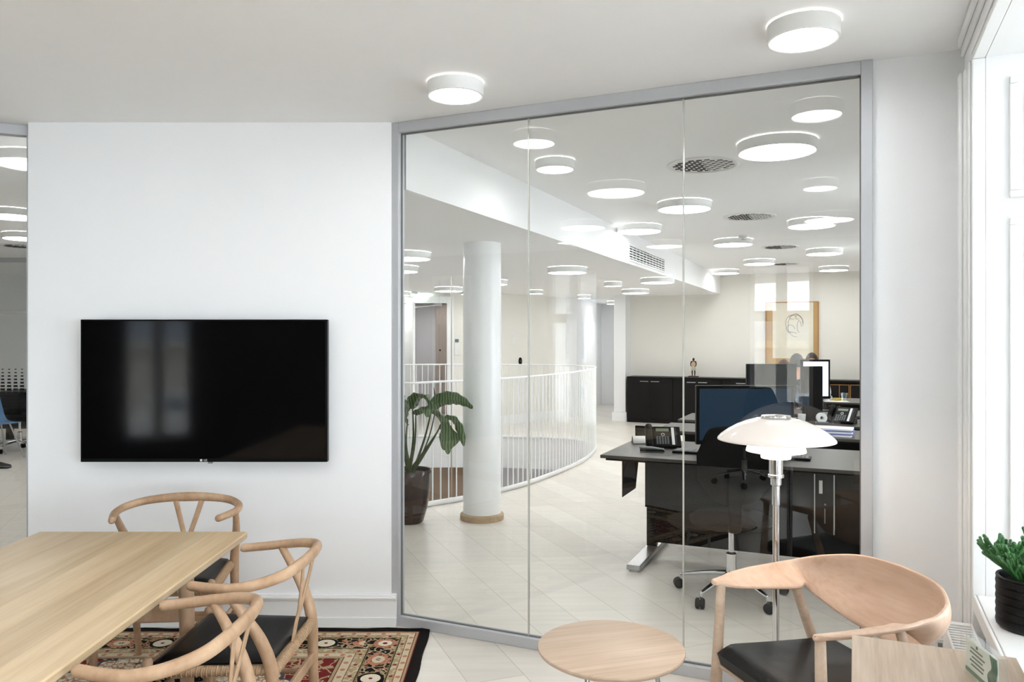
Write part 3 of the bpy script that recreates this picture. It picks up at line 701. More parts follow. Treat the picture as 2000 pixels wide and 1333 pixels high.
light(1628, 528.5, 1, 'round office ceiling light farthest to the right near the back wall', O_)
light(795, 506, 1, 'round hall ceiling light nearest the glass, cut by the grey frame post', H_, low=True)
light(778, 531, 1, 'round hall ceiling light second in the row beside the frame post', H_, low=True)
light(876, 569, 1, 'round hall ceiling light between doorway and white column', H_, low=True)
light(775, 577, 1, 'round hall ceiling light left of the exit sign', H_, low=True)
light(960, 556, 1, 'round hall ceiling light half hidden behind the white column', H_, low=True)
light(1108, 533, 1, 'large round hall ceiling light right of the left glass joint', H_, low=True)
light(1283.8, 552.5, 1, 'large round hall ceiling light left of the right glass joint, nearer one', H_, low=True)
light(1241, 573, 1, 'large round hall ceiling light above the left end of the black cabinets', H_, low=True)
light(1197, 559, 0, 'small round hall ceiling light above the pilaster', H_, low=True)
light(1046, 574, 0, 'small round hall ceiling light just right of the left glass joint', H_, low=True)
light(1141, 583, 0, 'small round hall ceiling light over the far white door', H_, low=True)
light(914, 575, 0, 'small round hall ceiling light peeping out left of the white column', H_, low=True)
LO = 'round ceiling lights in the left office'
light(66, 322, 1, 'round ceiling light nearest behind the narrow left glass', LO)
light(24, 424, 1, 'round ceiling light in the middle behind the narrow left glass', LO)
light(50, 467, 1, 'round ceiling light farthest behind the narrow left glass', LO)

for i, (x_, y_) in enumerate(((-1.8, 9.3), (1.9, 9.6), (-4.2, 9.0), (0.2, 6.4), (1.3, 7.9), (-1.5, 5.4))):  # unseen lamps added to brighten the stair opening from below
    t = copy_tree(proto[0.22]); t.location = (x_, y_, -0.45) if i else (2.2, 11.2, -0.45)
    tag(t, ['added unseen fill light of the level below, at its back wall', 'added unseen fill light of the level below, right of the opening', 'added unseen fill light of the level below, left of the opening', 'added unseen fill light of the level below, under the column', 'added unseen fill light of the level below, under the right front edge', 'added unseen fill light of the level below, under the plant'][i], 'ceiling light', 'added unseen fill lights of the level below')
for x_, y_, z_, l_ in ((-1.45, 14.6, ZL, 'added fill light in the lift lobby behind the doorway'), (2.2, 16.2, ZL, 'added fill light at the far end of the corridor behind the pilaster'),
                       (-7.2, 6.6, ZC, 'added fill light of the left office, nearest its side wall'), (-8.4, 9.6, ZC, 'added fill light of the left office, in its back corner'), (-5.0, 9.6, ZC, 'added fill light of the left office, beside the dividing wall'), (-6.2, 12.2, ZC, 'added fill light of the left office, behind the dotted screen')):
    t = copy_tree(proto[0.22]); t.location = (x_, y_, z_); tag(t, l_, 'ceiling light', LO if z_ == ZC else H_)  # extra lamps added to brighten the lobby, corridor and left office
# ceiling air diffusers
def air_diffuser(x, y, R, label):
    Y = (ZC-0.01-CAMH)*F/(YH-y); X = (x-1000)/F*Y
    t = empty('air_diffuser', (X, Y, ZC), GA, label, 'air vent', 'round ceiling air diffusers')
    MB().lathe([(R*0.86, -0.001), (R, -0.001), (R, -0.004), (R*0.97, -0.009), (R*0.90, -0.007)], 48, cap=False).build('rim', LAMPW, t)
    MB().lathe([(0.0, -0.001), (R*0.92, -0.001), (R*0.92, -0.004), (0, -0.004)], 48, cap=False).build('backing', LAMPW, t)
    bl = MB(); sl = MB(); n = 4
    for i in range(-n, n+1):
        for j in range(-n, n+1):
            cx, cy_ = (i+0.5*(j % 2))*R*0.21, j*R*0.165
            if math.hypot(cx, cy_) > R*0.78: continue
            big = 0.35 if cx > 0.05*R else 1.0
            bl.box(cx-0.072*R, cx+0.072*R, cy_-0.046*R*big, cy_+0.046*R*big, -0.0075, -0.0042)
            if cx > 0.05*R: sl.box(cx-0.07*R, cx+0.07*R, cy_+0.046*R, cy_+0.058*R, -0.012, -0.004)
    bl.build('dark_slot_blocks', BLACKM, t, smooth=False); sl.build('blades', LAMPW, t, smooth=False)  # solid black blocks paint in the shade inside the slots
air_diffuser(1373.7, 325, 0.235, 'round slotted air diffuser nearest the glass, crossed by the right joint')
air_diffuser(1464, 425, 0.235, 'round slotted air diffuser in the middle of the office ceiling')
air_diffuser(1524, 484, 0.22, 'round slotted air diffuser above the framed drawing')
air_diffuser(1534, 517, 0.2, 'farthest round slotted air diffuser by the office back wall')
air_diffuser(42, 482, 0.235, 'round slotted air diffuser behind the narrow left glass')
Yp = (ZC-CAMH)*F/(YH-460)
sp = empty('sprinkler', atY(1452, Yp, ZC), 0, 'small white sprinkler head hanging under the office ceiling', 'sprinkler')
MB().lathe([(0.0, 0), (0.06, 0), (0.055, -0.02), (0.02, -0.03), (0.02, -0.05), (0, -0.05)], 24).build('body', WHITEP, sp)
MB().lathe([(0.0, -0.05), (0.035, -0.05), (0.035, -0.056), (0, -0.056)], 24).build('deflector', SILVER, sp)
for x, lab in ((800, 'small white smoke detector left of the exit sign'),):
    Y = 12.9; s_ = empty('smoke_detector', atY(x+10, Y, ZL), 0, lab, 'smoke detector')
    MB().lathe([(0, 0), (0.06, 0), (0.055, -0.035), (0.03, -0.05), (0, -0.052)], 24).build('body', WHITEP, s_)

# soffit grille
gu0, gu1 = None, None
def soffit_v(x):  # point of the soffit face (u=.02) seen at image column x
    k = (x-1000)/F; return (G0.x+UX*0.02-k*(G0.y+UY*0.02))/(k*UX+UY)
v0, v1 = soffit_v(1227), soffit_v(1296)
gr = empty('ventilation_grille', W(0.02, (v0+v1)/2, 2.42), GA, 'long slotted ventilation grille set into the white soffit', 'air vent')
hl = abs(v1-v0)/2
MB().box(-0.0, 0.004, -hl, hl, -0.075, 0.075).build('backing', BLACKM, gr)
f_ = MB(); f_.box(0, 0.014, -hl-0.02, hl+0.02, 0.070, 0.09); f_.box(0, 0.014, -hl-0.02, hl+0.02, -0.09, -0.070); f_.box(0, 0.014, -hl-0.02, -hl+0.005, -0.07, 0.07); f_.box(0, 0.014, hl-0.005, hl+0.02, -0.07, 0.07); f_.build('frame', TRIM, gr)
f_ = MB()
for i in range(5): f_.box(0.004, 0.013, -hl, hl, -0.055+i*0.0275-0.006, -0.055+i*0.0275+0.006)
k = int(2*hl/0.14)
for i in range(k): f_.box(0.004, 0.0125, -hl+i*2*hl/k-0.006, -hl+i*2*hl/k+0.006, -0.07, 0.07)
f_.build('slats', TRIM, gr)

# ------------------------------------------------------------------ column, railing
cl = empty('round_column', atY(941.5, 6.46), 0, 'round white column with oak foot ring beyond the glass', 'column')
MB().lathe([(0.158, 0), (0.158, ZL)], 64).build('shaft', TRIM, cl)
MB().lathe([(0.158, 0), (0.182, 0), (0.182, 0.045), (0.158, 0.055)], 64, cap=False).build('foot_ring', OAKR, cl)
cl['kind'] = 'thing'

rl = empty('balustrade', (RAIL[0][0], RAIL[0][1], 0), 0, 'curved white steel balustrade round the stair opening', 'railing')
RO = Matrix.Translation(-Vector(rl.location))
RS = spline([(x, y, 0) for x, y in RAIL], 40, closed=True)
def off(z): return [Vector((p.x, p.y, z)) for p in RS[::4]]
m_ = MB(); m_.M = RO; m_.sweep(off(1.115), [(0.014, 0.010)]*2, 8, closed=True); m_.build('handrail', TRIM, rl)
m_ = MB(); m_.M = RO; m_.sweep(off(0.025), [(0.022, 0.024)]*2, 8, closed=True); m_.build('base_rail', TRIM, rl)
L_ = [0.0]
for i in range(len(RS)): L_.append(L_[-1]+(RS[(i+1) % len(RS)]-RS[i]).length)
tot = L_[-1]; nb = int(tot/0.088); pts = []
for k in range(nb):
    t = k*tot/nb; i = 0
    while L_[i+1] < t: i += 1
    p = RS[i].lerp(RS[(i+1) % len(RS)], (t-L_[i])/(L_[i+1]-L_[i])); pts.append(p)
vis = sorted([p for p in pts if -0.155 < p.x/p.y], key=lambda p: p.y)
vis100 = vis[:100]; keep = set(id(p) for p in vis100)
bm0 = MB().lathe([(0.0065, 0.03), (0.0065, 1.108)], 8).build('baluster', TRIM, rl)
bm0.location = vis100[0]-Vector(rl.location)
for p in vis100[1:]:
    c = bm0.copy(); C.objects.link(c); c.parent = rl; c.location = p-Vector(rl.location)
m_ = MB(); m_.M = RO
for p in pts:
    if id(p) not in keep: m_.lathe([(0.0065, 0.03), (0.0065, 1.108)], 6, (p.x, p.y, 0))
ob = m_.build('baluster_run', TRIM, rl); ob['kind'] = 'stuff'
# tall thin rod at the rail
rd = fl(881, 978); rd.y += 0.05
MBr = MB().lathe([(0.006, 0.0), (0.006, zat(541, rd.y))], 12); MBr.lathe([(0.025, 0), (0.025, 0.012), (0.008, 0.02)], 16)
o = MBr.build('slender_rod', mat('weathered_bronze', (188, 178, 164), 0.5, 0.3), loc=rd); tag(o, 'tall thin bronze rod standing upright at the balustrade', 'rod')
# stair balustrade going down inside the opening
sr = empty('staircase_railing', (-1.25, 8.7, -3.4), 0, 'white curved stair railing going down inside the stair opening', 'railing')
hp = []
for i in range(60):
    a = math.radians(200-i*4.2); hp.append(Vector((0.62*math.cos(a)-0.0, 0.62*math.sin(a), 3.42-i*0.036)))
MB().sweep(hp, 0.016, 8).build('handrail', TRIM, sr)
MB().sweep([p-Vector((0, 0, 0.9)) for p in hp], 0.02, 8).build('base_rail', TRIM, sr)
b0 = None
for p in hp[::2]:
    if b0 is None: b0 = MB().lathe([(0.006, -0.9), (0.006, 0)], 8).build('baluster', TRIM, sr); b0.location = p
    else: c = b0.copy(); C.objects.link(c); c.parent = sr; c.location = p

# ------------------------------------------------------------------ hall fittings
es = empty('exit_sign', atY(824, HY-0.03, 0), 0, 'small green and white exit sign above the hall doorway', 'sign'); es.location.z = zat(578, HY-0.03)
MB().box(-0.11, 0.11, -0.02, 0.02, -0.062, 0.062).build('light_box', EXITW, es, bevel=0.003)
g_ = MB(); g_.box(-0.10, -0.028, -0.023, -0.020, -0.05, -0.035); g_.box(-0.10, -0.086, -0.023, -0.020, -0.035, 0.05); g_.box(-0.042, -0.028, -0.023, -0.020, -0.035, 0.05); g_.box(-0.086, -0.042, -0.023, -0.020, 0.035, 0.05)
g_.box(0.045, 0.060, -0.023, -0.020, -0.04, 0.04); g_.box(0.08, 0.095, -0.023, -0.020, -0.05, 0.05); g_.build('pictogram', GREEN, es, smooth=False)
ic = empty('intercom', atY(892.5, HY, 0), 0, 'white wall intercom with small teal display right of the doorway', 'intercom'); ic.location.z = 1.35
MB().box(-0.05, 0.05, -0.03, 0, -0.13, 0.09).build('housing', WHITEP, ic, bevel=0.004)
MB().box(-0.032, 0.032, -0.034, -0.03, 0.10, 0.15).build('display', TEAL, ic); MB().box(-0.03, -0.008, -0.045, -0.03, -0.11, 0.07).build('handset', WHITEP, ic, bevel=0.004)
def switch(p, rz, lab, n=1):
    t = empty('light_switch', p, rz, lab, 'light switch', 'white wall switches')
    MB().box(-0.045, 0.045, -0.01, 0, -0.045, 0.045).build('plate', WHITEP, t, bevel=0.003); MB().box(-0.03, 0.03, -0.014, -0.01, -0.03, 0.03).build('rocker', WHITEP, t, bevel=0.002)
p = atY(892, HY); p.z = 1.08; switch(p, 0, 'white square wall switch just under the intercom')
sp0, sp1 = Vector((-0.18, 13.5, 0)), Vector((1.05, 14.9, 0)); sd = (sp1-sp0).normalized(); sa = math.atan2(sd.y, sd.x)
def on_angle(x):
    k = (x-1000)/F; t = (k*sp0.y-sp0.x)/(sd.x-k*sd.y); return sp0+sd*t
p = on_angle(1004); p.z = zat(653, p.y); switch(p, sa, 'white wall switch high on the angled wall right of the column, upper of two')
p = on_angle(1004); p.z = zat(668, p.y); switch(p, sa, 'white wall switch on the angled wall right of the column, lower of two')
def reader(p, rz, lab):
    t = empty('card_reader', p, rz, lab, 'card reader', 'black oval card readers')
    m_ = MB(); m_.M = Matrix.Rotation(PI/2, 4, 'X'); 
    m_.lathe([(0.0, 0), (0.052, 0), (0.05, 0.02), (0.03, 0.035), (0, 0.037)], 28); o = m_.build('housing', BLACKP, t); o.scale = (0.75, 1, 1.35)
    m_ = MB(); m_.M = Matrix.Rotation(PI/2, 4, 'X'); m_.lathe([(0.014, 0.034), (0.02, 0.034), (0.02, 0.04), (0.014, 0.04)], 20, cap=False); m_.build('ring', GREYP, t)
p = on_angle(1015.5); p.z = zat(706, p.y); reader(p, sa, 'black oval card reader on the angled wall right of the column')
p = atY(804, 13.18); p.z = zat(727.5, 13.18); reader(p, math.radians(10), 'black oval card reader on the open white door')

# ------------------------------------------------------------------ rug
rx0, rx1, ry0, ry1 = -2.60, -0.421, 0.80, 3.985
hx, hy = (rx1-rx0)/2, (ry1-ry0)/2
RUG = rug_mat(hx, hy)
m_ = MB(); n1, n2 = 40, 60
top = [[m_.V((-hx+2*hx*i/n1+0.003*math.sin(j*0.9)*(i in (0, n1)), -hy+2*hy*j/n2+0.004*math.sin(i*1.1)*(j in (0, n2)), 0.011+0.0008*math.sin(i*1.7+j))) for j in range(n2+1)] for i in range(n1+1)]
for i in range(n1):
    for j in range(n2): m_.F([top[i][j], top[i+1][j], top[i+1][j+1], top[i][j+1]])
rim_ = [top[i][0] for i in range(n1+1)]+[top[n1][j] for j in range(1, n2+1)]+[top[i][n2] for i in range(n1-1, -1, -1)]+[top[0][j] for j in range(n2-1, 0, -1)]
low_ = [m_.V((v.co.x, v.co.y, 0.0)) for v in rim_]
for i in range(len(rim_)): j = (i+1) % len(rim_); m_.F([rim_[j], rim_[i], low_[i], low_[j]])
rug = m_.build('rug', RUG, loc=((rx0+rx1)/2, (ry0+ry1)/2, 0)); tag(rug, 'oriental wool rug with black floral border under the dining table', 'rug')
m_ = MB()
for i in range(150):
    for sg in (1, -1):
        x = -hx+2*hx*(i+0.5)/150; l = 0.012+random.random()*0.012
        m_.sweep([(x, sg*hy, 0.006), (x+random.uniform(-.006, .006), sg*(hy+l), 0.003)], 0.0014, 5)
m_.build('fringe', PAPER, rug)

# ------------------------------------------------------------------ dining table
tx_0, tx_1, ty_0, ty_1, TH = -1.915, -1.070, 0.95, 3.135, 0.708
tb = empty('dining_table', ((tx_0+tx_1)/2, (ty_0+ty_1)/2, 0.012), 0, 'long oak dining table standing on the oriental rug', 'dining table')
hx_, hy_ = (tx_1-tx_0)/2, (ty_1-ty_0)/2
m_ = MB()
def ring(k, z, r=0.012):
    P = []
    for sx_, sy_, a0 in ((1, 1, 0), (-1, 1, 90), (-1, -1, 180), (1, -1, 270)):
        for q in range(5):
            a = math.radians(a0+q*22.5); P.append((sx_*(hx_-k-r)+r*math.cos(a), sy_*(hy_-k-r)+r*math.sin(a), z))
    return [m_.V(p) for p in P]
rs = [ring(0.030, TH-0.036), ring(0.004, TH-0.027), ring(0.0, TH-0.022), ring(0.0, TH-0.005), ring(0.004, TH)]
for a, b in zip(rs, rs[1:]):
    for i in range(len(a)): m_.F([a[i], a[(i+1) % len(a)], b[(i+1) % len(a)], b[i]])
m_.F(rs[0][::-1]); m_.F(rs[-1]); m_.build('table_top', OAKT, tb)
ly = hy_-0.36
for sx_ in (-1, 1):
    for sy_ in (-1, 1):
        MB().sweep([(sx_*(hx_-0.10), sy_*ly, 0), (sx_*(hx_-0.095), sy_*ly, 0.35), (sx_*(hx_-0.10), sy_*ly, TH-0.03)], [0.017, 0.026, 0.026], 20, round_ends=False).build('leg', OAKC, tb)
    MB().box(sx_*(hx_-0.10)-0.012, sx_*(hx_-0.10)+0.012, -ly, ly, 0.635, 0.688).build('side_apron', OAKC, tb, bevel=0.003)
for sy_ in (-1, 1):
    MB().box(-(hx_-0.10), hx_-0.10, sy_*ly-0.013, sy_*ly+0.013, 0.475, 0.535).build('cross_rail', OAKC, tb, bevel=0.004)
    MB().box(-(hx_-0.10), hx_-0.10, sy_*ly-0.013, sy_*ly+0.013, 0.64, 0.688).build('end_apron', OAKC, tb, bevel=0.004)

# ------------------------------------------------------------------ wishbone-backed dining chair
def make_dining_chair():
    t = empty('dining_chair')
    half = [(0.224, -0.060, 0.702), (0.250, 0.015, 0.703), (0.266, 0.085, 0.707), (0.252, 0.160, 0.716), (0.192, 0.224, 0.727), (0.100, 0.250, 0.735)]
    P = spline(half+[(0.0, 0.257, 0.737)]+[(-x, y, z) for x, y, z in half[::-1]], 8)
    MB().sweep(P, [(0.0155, 0.0155), (0.0165, 0.016), (0.018, 0.017), (0.017, 0.019), (0.014, 0.022), (0.017, 0.019), (0.018, 0.017), (0.0165, 0.016), (0.0155, 0.0155)], 16).build('top_rail', OAKC, t)
    for s in (-1, 1):
        MB().sweep(spline([(s*0.222, 0.235, 0.0), (s*0.226, 0.205, 0.22), (s*0.224, 0.200, 0.42), (s*0.236, 0.170, 0.53), (s*0.254, 0.120, 0.62), (s*0.264, 0.072, 0.695)], 6), [0.012, 0.018, 0.0205, 0.020, 0.0165, 0.013], 16, round_ends=False).build('leg', OAKC, t)
        MB().sweep([(s*0.243, -0.205, 0.0), (s*0.238, -0.20, 0.25), (s*0.234, -0.196, 0.462)], [0.0125, 0.019, 0.0165], 16).build('leg', OAKC, t)
        MB().sweep([(s*0.240, -0.20, 0.255), (s*0.226, 0.205, 0.235)], [0.009, 0.012, 0.009], 12).build('stretcher', OAKC, t)
    MB().sweep([(-0.24, -0.20, 0.335), (0.24, -0.20, 0.335)], [0.009, 0.013, 0.009], 12).build('stretcher', OAKC, t)
    for z in (0.18, 0.30): MB().box(-0.222, 0.222, 0.197, 0.211, z-0.02, z+0.02).build('stretcher', OAKC, t, bevel=0.003)
    # Y splat
    y_ = MB()
    y_.sweep(spline([(0, 0.195, 0.43), (0, 0.207, 0.50), (0, 0.222, 0.56)], 5), [(0.020, 0.0055)]*2, 12, up=(0, 1, 0))
    for s in (-1, 1): y_.sweep(spline([(s*0.008, 0.219, 0.545), (s*0.024, 0.230, 0.60), (s*0.045, 0.243, 0.67), (s*0.062, 0.252, 0.728)], 5), [(0.011, 0.005), (0.013, 0.005)], 12, up=(0, 1, 0))
    y_.build('back_splat', OAKC, t)
    # woven cord seat with visible strands
    q = [(-0.242, -0.20), (0.242, -0.20), (0.212, 0.205), (-0.212, 0.205)]
    s_ = MB(); c = Vector((0, -0.005, 0)); n = 26
    s_.prism([(x*0.985, y*0.985) for x, y in q], 0.418, 0.444)
    for k in range(4):
        a = Vector(q[k]+(0,)); b = Vector(q[(k+1) % 4]+(0,)); 
        s_.sweep([a+Vector((0, 0, 0.431)), b+Vector((0, 0, 0.431))], 0.0145, 12)
        d = b-a; nn = Vector((-d.y, d.x, 0)).normalized()
        for i in range(n):
            p = a+d*((i+0.5)/n); s_.lathe([], 4) if False else None
            P = [p+nn*0.016*math.cos(t_)+Vector((0, 0, 0.431+0.016*math.sin(t_))) for t_ in [2*PI*j/8 for j in range(8)]]
            s_.sweep(P, 0.0026, 4, up=tuple(d.normalized()), closed=True)
    s_.build('woven_seat', CORD, t)
    m_ = MB(); qq = [(x*0.93, y*0.93) for x, y in q]
    grid = []; n = 14
    for i in range(n+1):
        row = []
        for j in range(n+1):
            a, b = i/n, j/n
            p = (Vector(qq[0])*(1-a)+Vector(qq[1])*a)*(1-b)+(Vector(qq[3])*(1-a)+Vector(qq[2])*a)*b
            e = min(a, 1-a, b, 1-b)
            row.append(m_.V((p.x, p.y, 0.449+0.017*(1-math.exp(-e*22))-0.006*math.sin(PI*a)*math.sin(PI*b))))
        grid.append(row)
    for i in range(n):
        for j in range(n): m_.F([grid[i][j], grid[i+1][j], grid[i+1][j+1], grid[i][j+1]])
    o = m_.build('seat_pad', BLACKL, t, solid=0.010); o['label'] = 'black leather pad'
    return t
ch = make_dining_chair()
G_ = 'oak dining chairs round the table'
def place(o, x, y, rz, label, grp=G_, cat='dining chair', z=None):
    z = (0.012 if grp == G_ else 0) if z is None else z
    o.location = (x, y, z); o.rotation_euler = (0, 0, rz); return tag(o, label, cat, grp)
place(ch, -1.516, 3.43, math.radians(5), 'oak dining chair with curved arms at the far end of the table')
place(copy_tree(ch), -0.956, 2.684, math.radians(-91.5), 'oak dining chair right of the table, its black seat pad in full view')
place(copy_tree(ch), -0.968, 2.055, math.radians(-90.5), 'oak dining chair on the right of the table, nearest and cut by the bottom edge')

# ------------------------------------------------------------------ round side table
p = Vector((0.125*2.60, 2.58, 0)); p.x = (1193-1000)/F*2.58
tt = empty('side_table', p, 0.3, 'small round oak side table with thin steel legs before the glass', 'side table')
R = 0.244
MB().lathe([(0, 0.452), (R-0.018, 0.452), (R-0.003, 0.462), (R, 0.468), (R-0.001, 0.473), (R-0.004, 0.475), (0, 0.475)], 96, cap=False).build('table_top', OAKP, tt)
for k in range(3):
    a = math.radians(95+k*120); MB().sweep([(0.14*math.cos(a), 0.14*math.sin(a), 0.452), (0.215*math.cos(a), 0.215*math.sin(a), 0.004)], 0.008, 12).build('leg', SILVER, tt)

# ------------------------------------------------------------------ shell-backed armchair
ac = empty('armchair', (1.035, 2.50, 0), math.radians(-72.7), 'pale oak armchair with wide curved shell back and black leather seat', 'armchair')
O_h = [(0.262, -0.272, 0.668), (0.296, -0.20, 0.676), (0.316, -0.10, 0.682), (0.322, 0.0, 0.687), (0.318, 0.05, 0.692), (0.306, 0.115, 0.701), (0.256, 0.200, 0.720), (0.155, 0.260, 0.740), (0.0, 0.280, 0.746)]
I_h = [(0.246, -0.272, 0.662), (0.222, -0.20, 0.648), (0.206, -0.10, 0.640), (0.190, 0.020, 0.634), (0.204, 0.056, 0.640), (0.236, 0.095, 0.610), (0.228, 0.135, 0.572), (0.135, 0.180, 0.524), (0.0, 0.194, 0.506)]
Or = spline(O_h, 8); Ir = spline(I_h, 8)
Os = Or+[Vector((-v.x, v.y, v.z)) for v in Or[-2::-1]]; Is = Ir+[Vector((-v.x, v.y, v.z)) for v in Ir[-2::-1]]
m_ = MB(); rows = []; nc = 8
for i, (a, b) in enumerate(zip(Os, Is)):
    row = []; ln = (a-b).length; tv_ = abs(a.z-b.z)/max(ln, 1e-4)
    out = Vector((a.x+b.x, a.y+b.y+0.05, 0)).normalized()
    for j in range(nc+1):
        t_ = j/nc; p_ = b.lerp(a, t_)+out*(0.035*math.sin(PI*t_)*tv_)+Vector((0, 0, -0.008*math.sin(PI*t_)*(1-tv_)))
        row.append(m_.V(p_))
    rows.append(row)
for a, b in zip(rows, rows[1:]):
    for j in range(nc): m_.F([a[j], b[j], b[j+1], a[j+1]])
m_.build('shell_back', OAKS, ac, solid=0.014, sub=1, bevel=0.004)
for s in (-1, 1):
    MB().sweep([(s*0.285, -0.262, 0), (s*0.272, -0.258, 0.30), (s*0.252, -0.250, 0.652)], [0.013, 0.020, 0.015], 20).build('leg', OAKP, ac)
    MB().sweep([(s*0.245, 0.235, 0), (s*0.240, 0.16, 0.32), (s*0.243, 0.040, 0.634)], [0.013, 0.020, 0.015], 20).build('leg', OAKP, ac)
m_ = MB(); n = 20; grid = []
for i in range(n+1):
    row = []
    for j in range(n+1):
        a, b = i/n*2-1, j/n
        wdt = 0.262+(0.20-0.262)*b; y = -0.275+0.45*b
        e = min(1-abs(a), b*1.0, 1-b)
        x = a*wdt*(1-0.10*max(0, abs(b-0.5)*2-0.7)*3*abs(a)**6)
        row.append(m_.V((x, y, 0.425+0.035*(1-math.exp(-e*20))-0.012*(1-a*a)*math.sin(PI*b))))
    grid.append(row)
for i in range(n):
    for j in range(n): m_.F([grid[i][j], grid[i+1][j], grid[i+1][j+1], grid[i][j+1]])
rim_ = [grid[i][0] for i in range(n+1)]+[grid[n][j] for j in range(1, n+1)]+[grid[i][n] for i in range(n-1, -1, -1)]+[grid[0][j] for j in range(n-1, 0, -1)]
lo = [m_.V((v.co.x*0.96, -0.05+(v.co.y+0.05)*0.96, 0.388)) for v in rim_]
for i in range(len(rim_)): j = (i+1) % len(rim_); m_.F([rim_[j], rim_[i], lo[i], lo[j]])
m_.F(lo)
m_.build('seat', BLACKL, ac)
for y in (-0.25, 0.14): MB().sweep([(-0.26 if y < 0 else -0.235, y, 0.376), (0.26 if y < 0 else 0.235, y, 0.376)], 0.012, 12).build('seat_rail', OAKP, ac)

# ------------------------------------------------------------------ glass floor lamp
fp = atY(1515.5, 2.98)
lp = empty('floor_lamp', fp, 0, 'chrome floor lamp with three stacked opal glass shades, lit', 'floor lamp')
MB().lathe([(0, 0), (0.14, 0), (0.14, 0.012), (0.12, 0.022), (0.03, 0.028), (0.016, 0.05), (0, 0.05)], 64).build('base', CHROME, lp)
MB().lathe([(0.0125, 0.04), (0.0125, 0.86), (0.015, 0.862), (0.015, 0.935), (0.021, 0.94), (0.021, 0.965), (0.014, 0.967)], 32, cap=False).build('pole', CHROME, lp)
MB().lathe([(0.013, 0.965), (0.030, 0.968), (0.030, 0.978), (0.026, 0.98), (0.026, 1.05), (0.0, 1.05)], 32, cap=False).build('socket', CHROME, lp)
def shade(name, prof, m, th): 
    o = MB().lathe(prof, 96, cap=False).build(name, m, lp, solid=th); return o
shade('upper_shade', [(0.050, 1.196), (0.075, 1.193), (0.110, 1.183), (0.145, 1.168), (0.178, 1.149), (0.205, 1.129), (0.216, 1.117), (0.2175, 1.111)], OPAL, 0.003)
shade('middle_shade', [(0.068, 1.128), (0.082, 1.119), (0.097, 1.101), (0.107, 1.080), (0.1095, 1.068)], OPALHOT, 0.003)
shade('lower_shade', [(0.046, 1.075), (0.052, 1.062), (0.0545, 1.050), (0.0535, 1.042)], OPALHOT, 0.003)
MB().lathe([(0, 1.196), (0.054, 1.196), (0.056, 1.200), (0.054, 1.206), (0.020, 1.209), (0, 1.209)], 48, cap=False).build('top_cap', CHROME, lp)
for k in range(3):
    a = k*2*PI/3+0.4; MB().sweep([(0.027*math.cos(a), 0.027*math.sin(a), 1.04), (0.060*math.cos(a), 0.060*math.sin(a), 1.12), (0.052*math.cos(a), 0.052*math.sin(a), 1.195)], 0.002, 6).build('shade_strut', CHROME, lp)
MB().ball((0, 0, 1.09), (0.025, 0.025, 0.035)).build('bulb', OPALHOT, lp)

# ------------------------------------------------------------------ desk in the bottom right corner
DC = atY(1664, 0.78*F/(1240-YH)); du, dv = UV(DC.x, DC.y)
dk = empty('writing_desk', W(du, dv), GA, 'limed oak desk top in the lower right corner beside the window', 'desk')
MB().box(0, 2.572-du, -0.75, 0, 0.692, 0.72).build('desk_top', OAKD, dk, bevel=0.002)
for x_ in (0.04, 2.47-du):
    for y_ in (-0.70, -0.06): MB().box(x_-0.02 if x_ > 0.1 else x_, x_ if x_ > 0.1 else x_+0.02, y_, y_+0.02, 0, 0.692).build('leg', OAKD, dk, bevel=0.002)
# acrylic certificate block
ab = empty('acrylic_award', (0, 0, 0), 0, 'clear acrylic block framing a green certificate on the oak desk', 'award')
p0 = Vector((1.056, 1.823, 0.7205)); ab.location = p0; ab.rotation_euler = (0, 0, math.radians(-97))
MB().box(0, 0.158, 0, 0.030, 0, 0.090).build('block', CLEAR, ab, bevel=0.0015)
MB().box(0.005, 0.153, 0.012, 0.014, 0.005, 0.085).build('certificate', mat('mint_certificate_paper', (214, 220, 210), 0.6, var=0.1), ab)
g_ = MB(); g_.box(0.005, 0.153, 0.0105, 0.0118, 0.005, 0.014)
for i in range(9): g_.sweep(spline([(0.118+i*0.0038, 0.0112, 0.014), (0.110+i*0.0045, 0.0112, 0.036), (0.128+i*0.003, 0.0112, 0.058), (0.118+i*0.0038, 0.0112, 0.083)], 5), 0.0008, 5)
g_.build('printed_ornament', mat('certificate_green', (70, 112, 84), 0.6), ab)
g_ = MB()
for i, (a, b) in enumerate(((0.030, 0.085), (0.026, 0.095), (0.036, 0.085), (0.026, 0.092), (0.032, 0.088))): g_.box(a, b, 0.0105, 0.0118, 0.064-i*0.0095, 0.067-i*0.0095)
g_.box(0.056, 0.062, 0.0105, 0.0118, 0.071, 0.077)
g_.build('printed_text_lines', mat('certificate_ink', (60, 76, 62), 0.7), ab)

# ------------------------------------------------------------------ radiator below the sill, wall socket
ra = empty('radiator', W(2.542, -0.86), GA, 'white panel radiator under the window sill', 'radiator')
MB().box(-0.037, 0.037, -0.50, 0.50, 0.10, 0.47).build('panel', TRIM, ra, bevel=0.004)
f_ = MB(); f_.box(-0.045, -0.037, -0.51, 0.51, 0.10, 0.502); f_.box(0.037, 0.045, -0.51, 0.51, 0.10, 0.502); f_.box(-0.037, 0.037, 0.48, 0.51, 0.47, 0.502); f_.box(-0.037, 0.037, -0.51, -0.48, 0.47, 0.502); f_.build('casing', TRIM, ra, bevel=0.002)
f_ = MB()
for i in range(38): y = -0.465+i*0.025; f_.box(-0.037, 0.037, y, y+0.012, 0.478, 0.498)
f_.build('top_grille', TRIM, ra)
f_ = MB(); f_.box(-0.02, 0.02, 0.42, 0.45, 0, 0.10); f_.box(-0.02, 0.02, -0.45, -0.42, 0, 0.10); f_.build('bracket', TRIM, ra)
kk = (1835.5-1000)/F; us = (kk*G0.y-G0.x)/(UX-kk*UY)
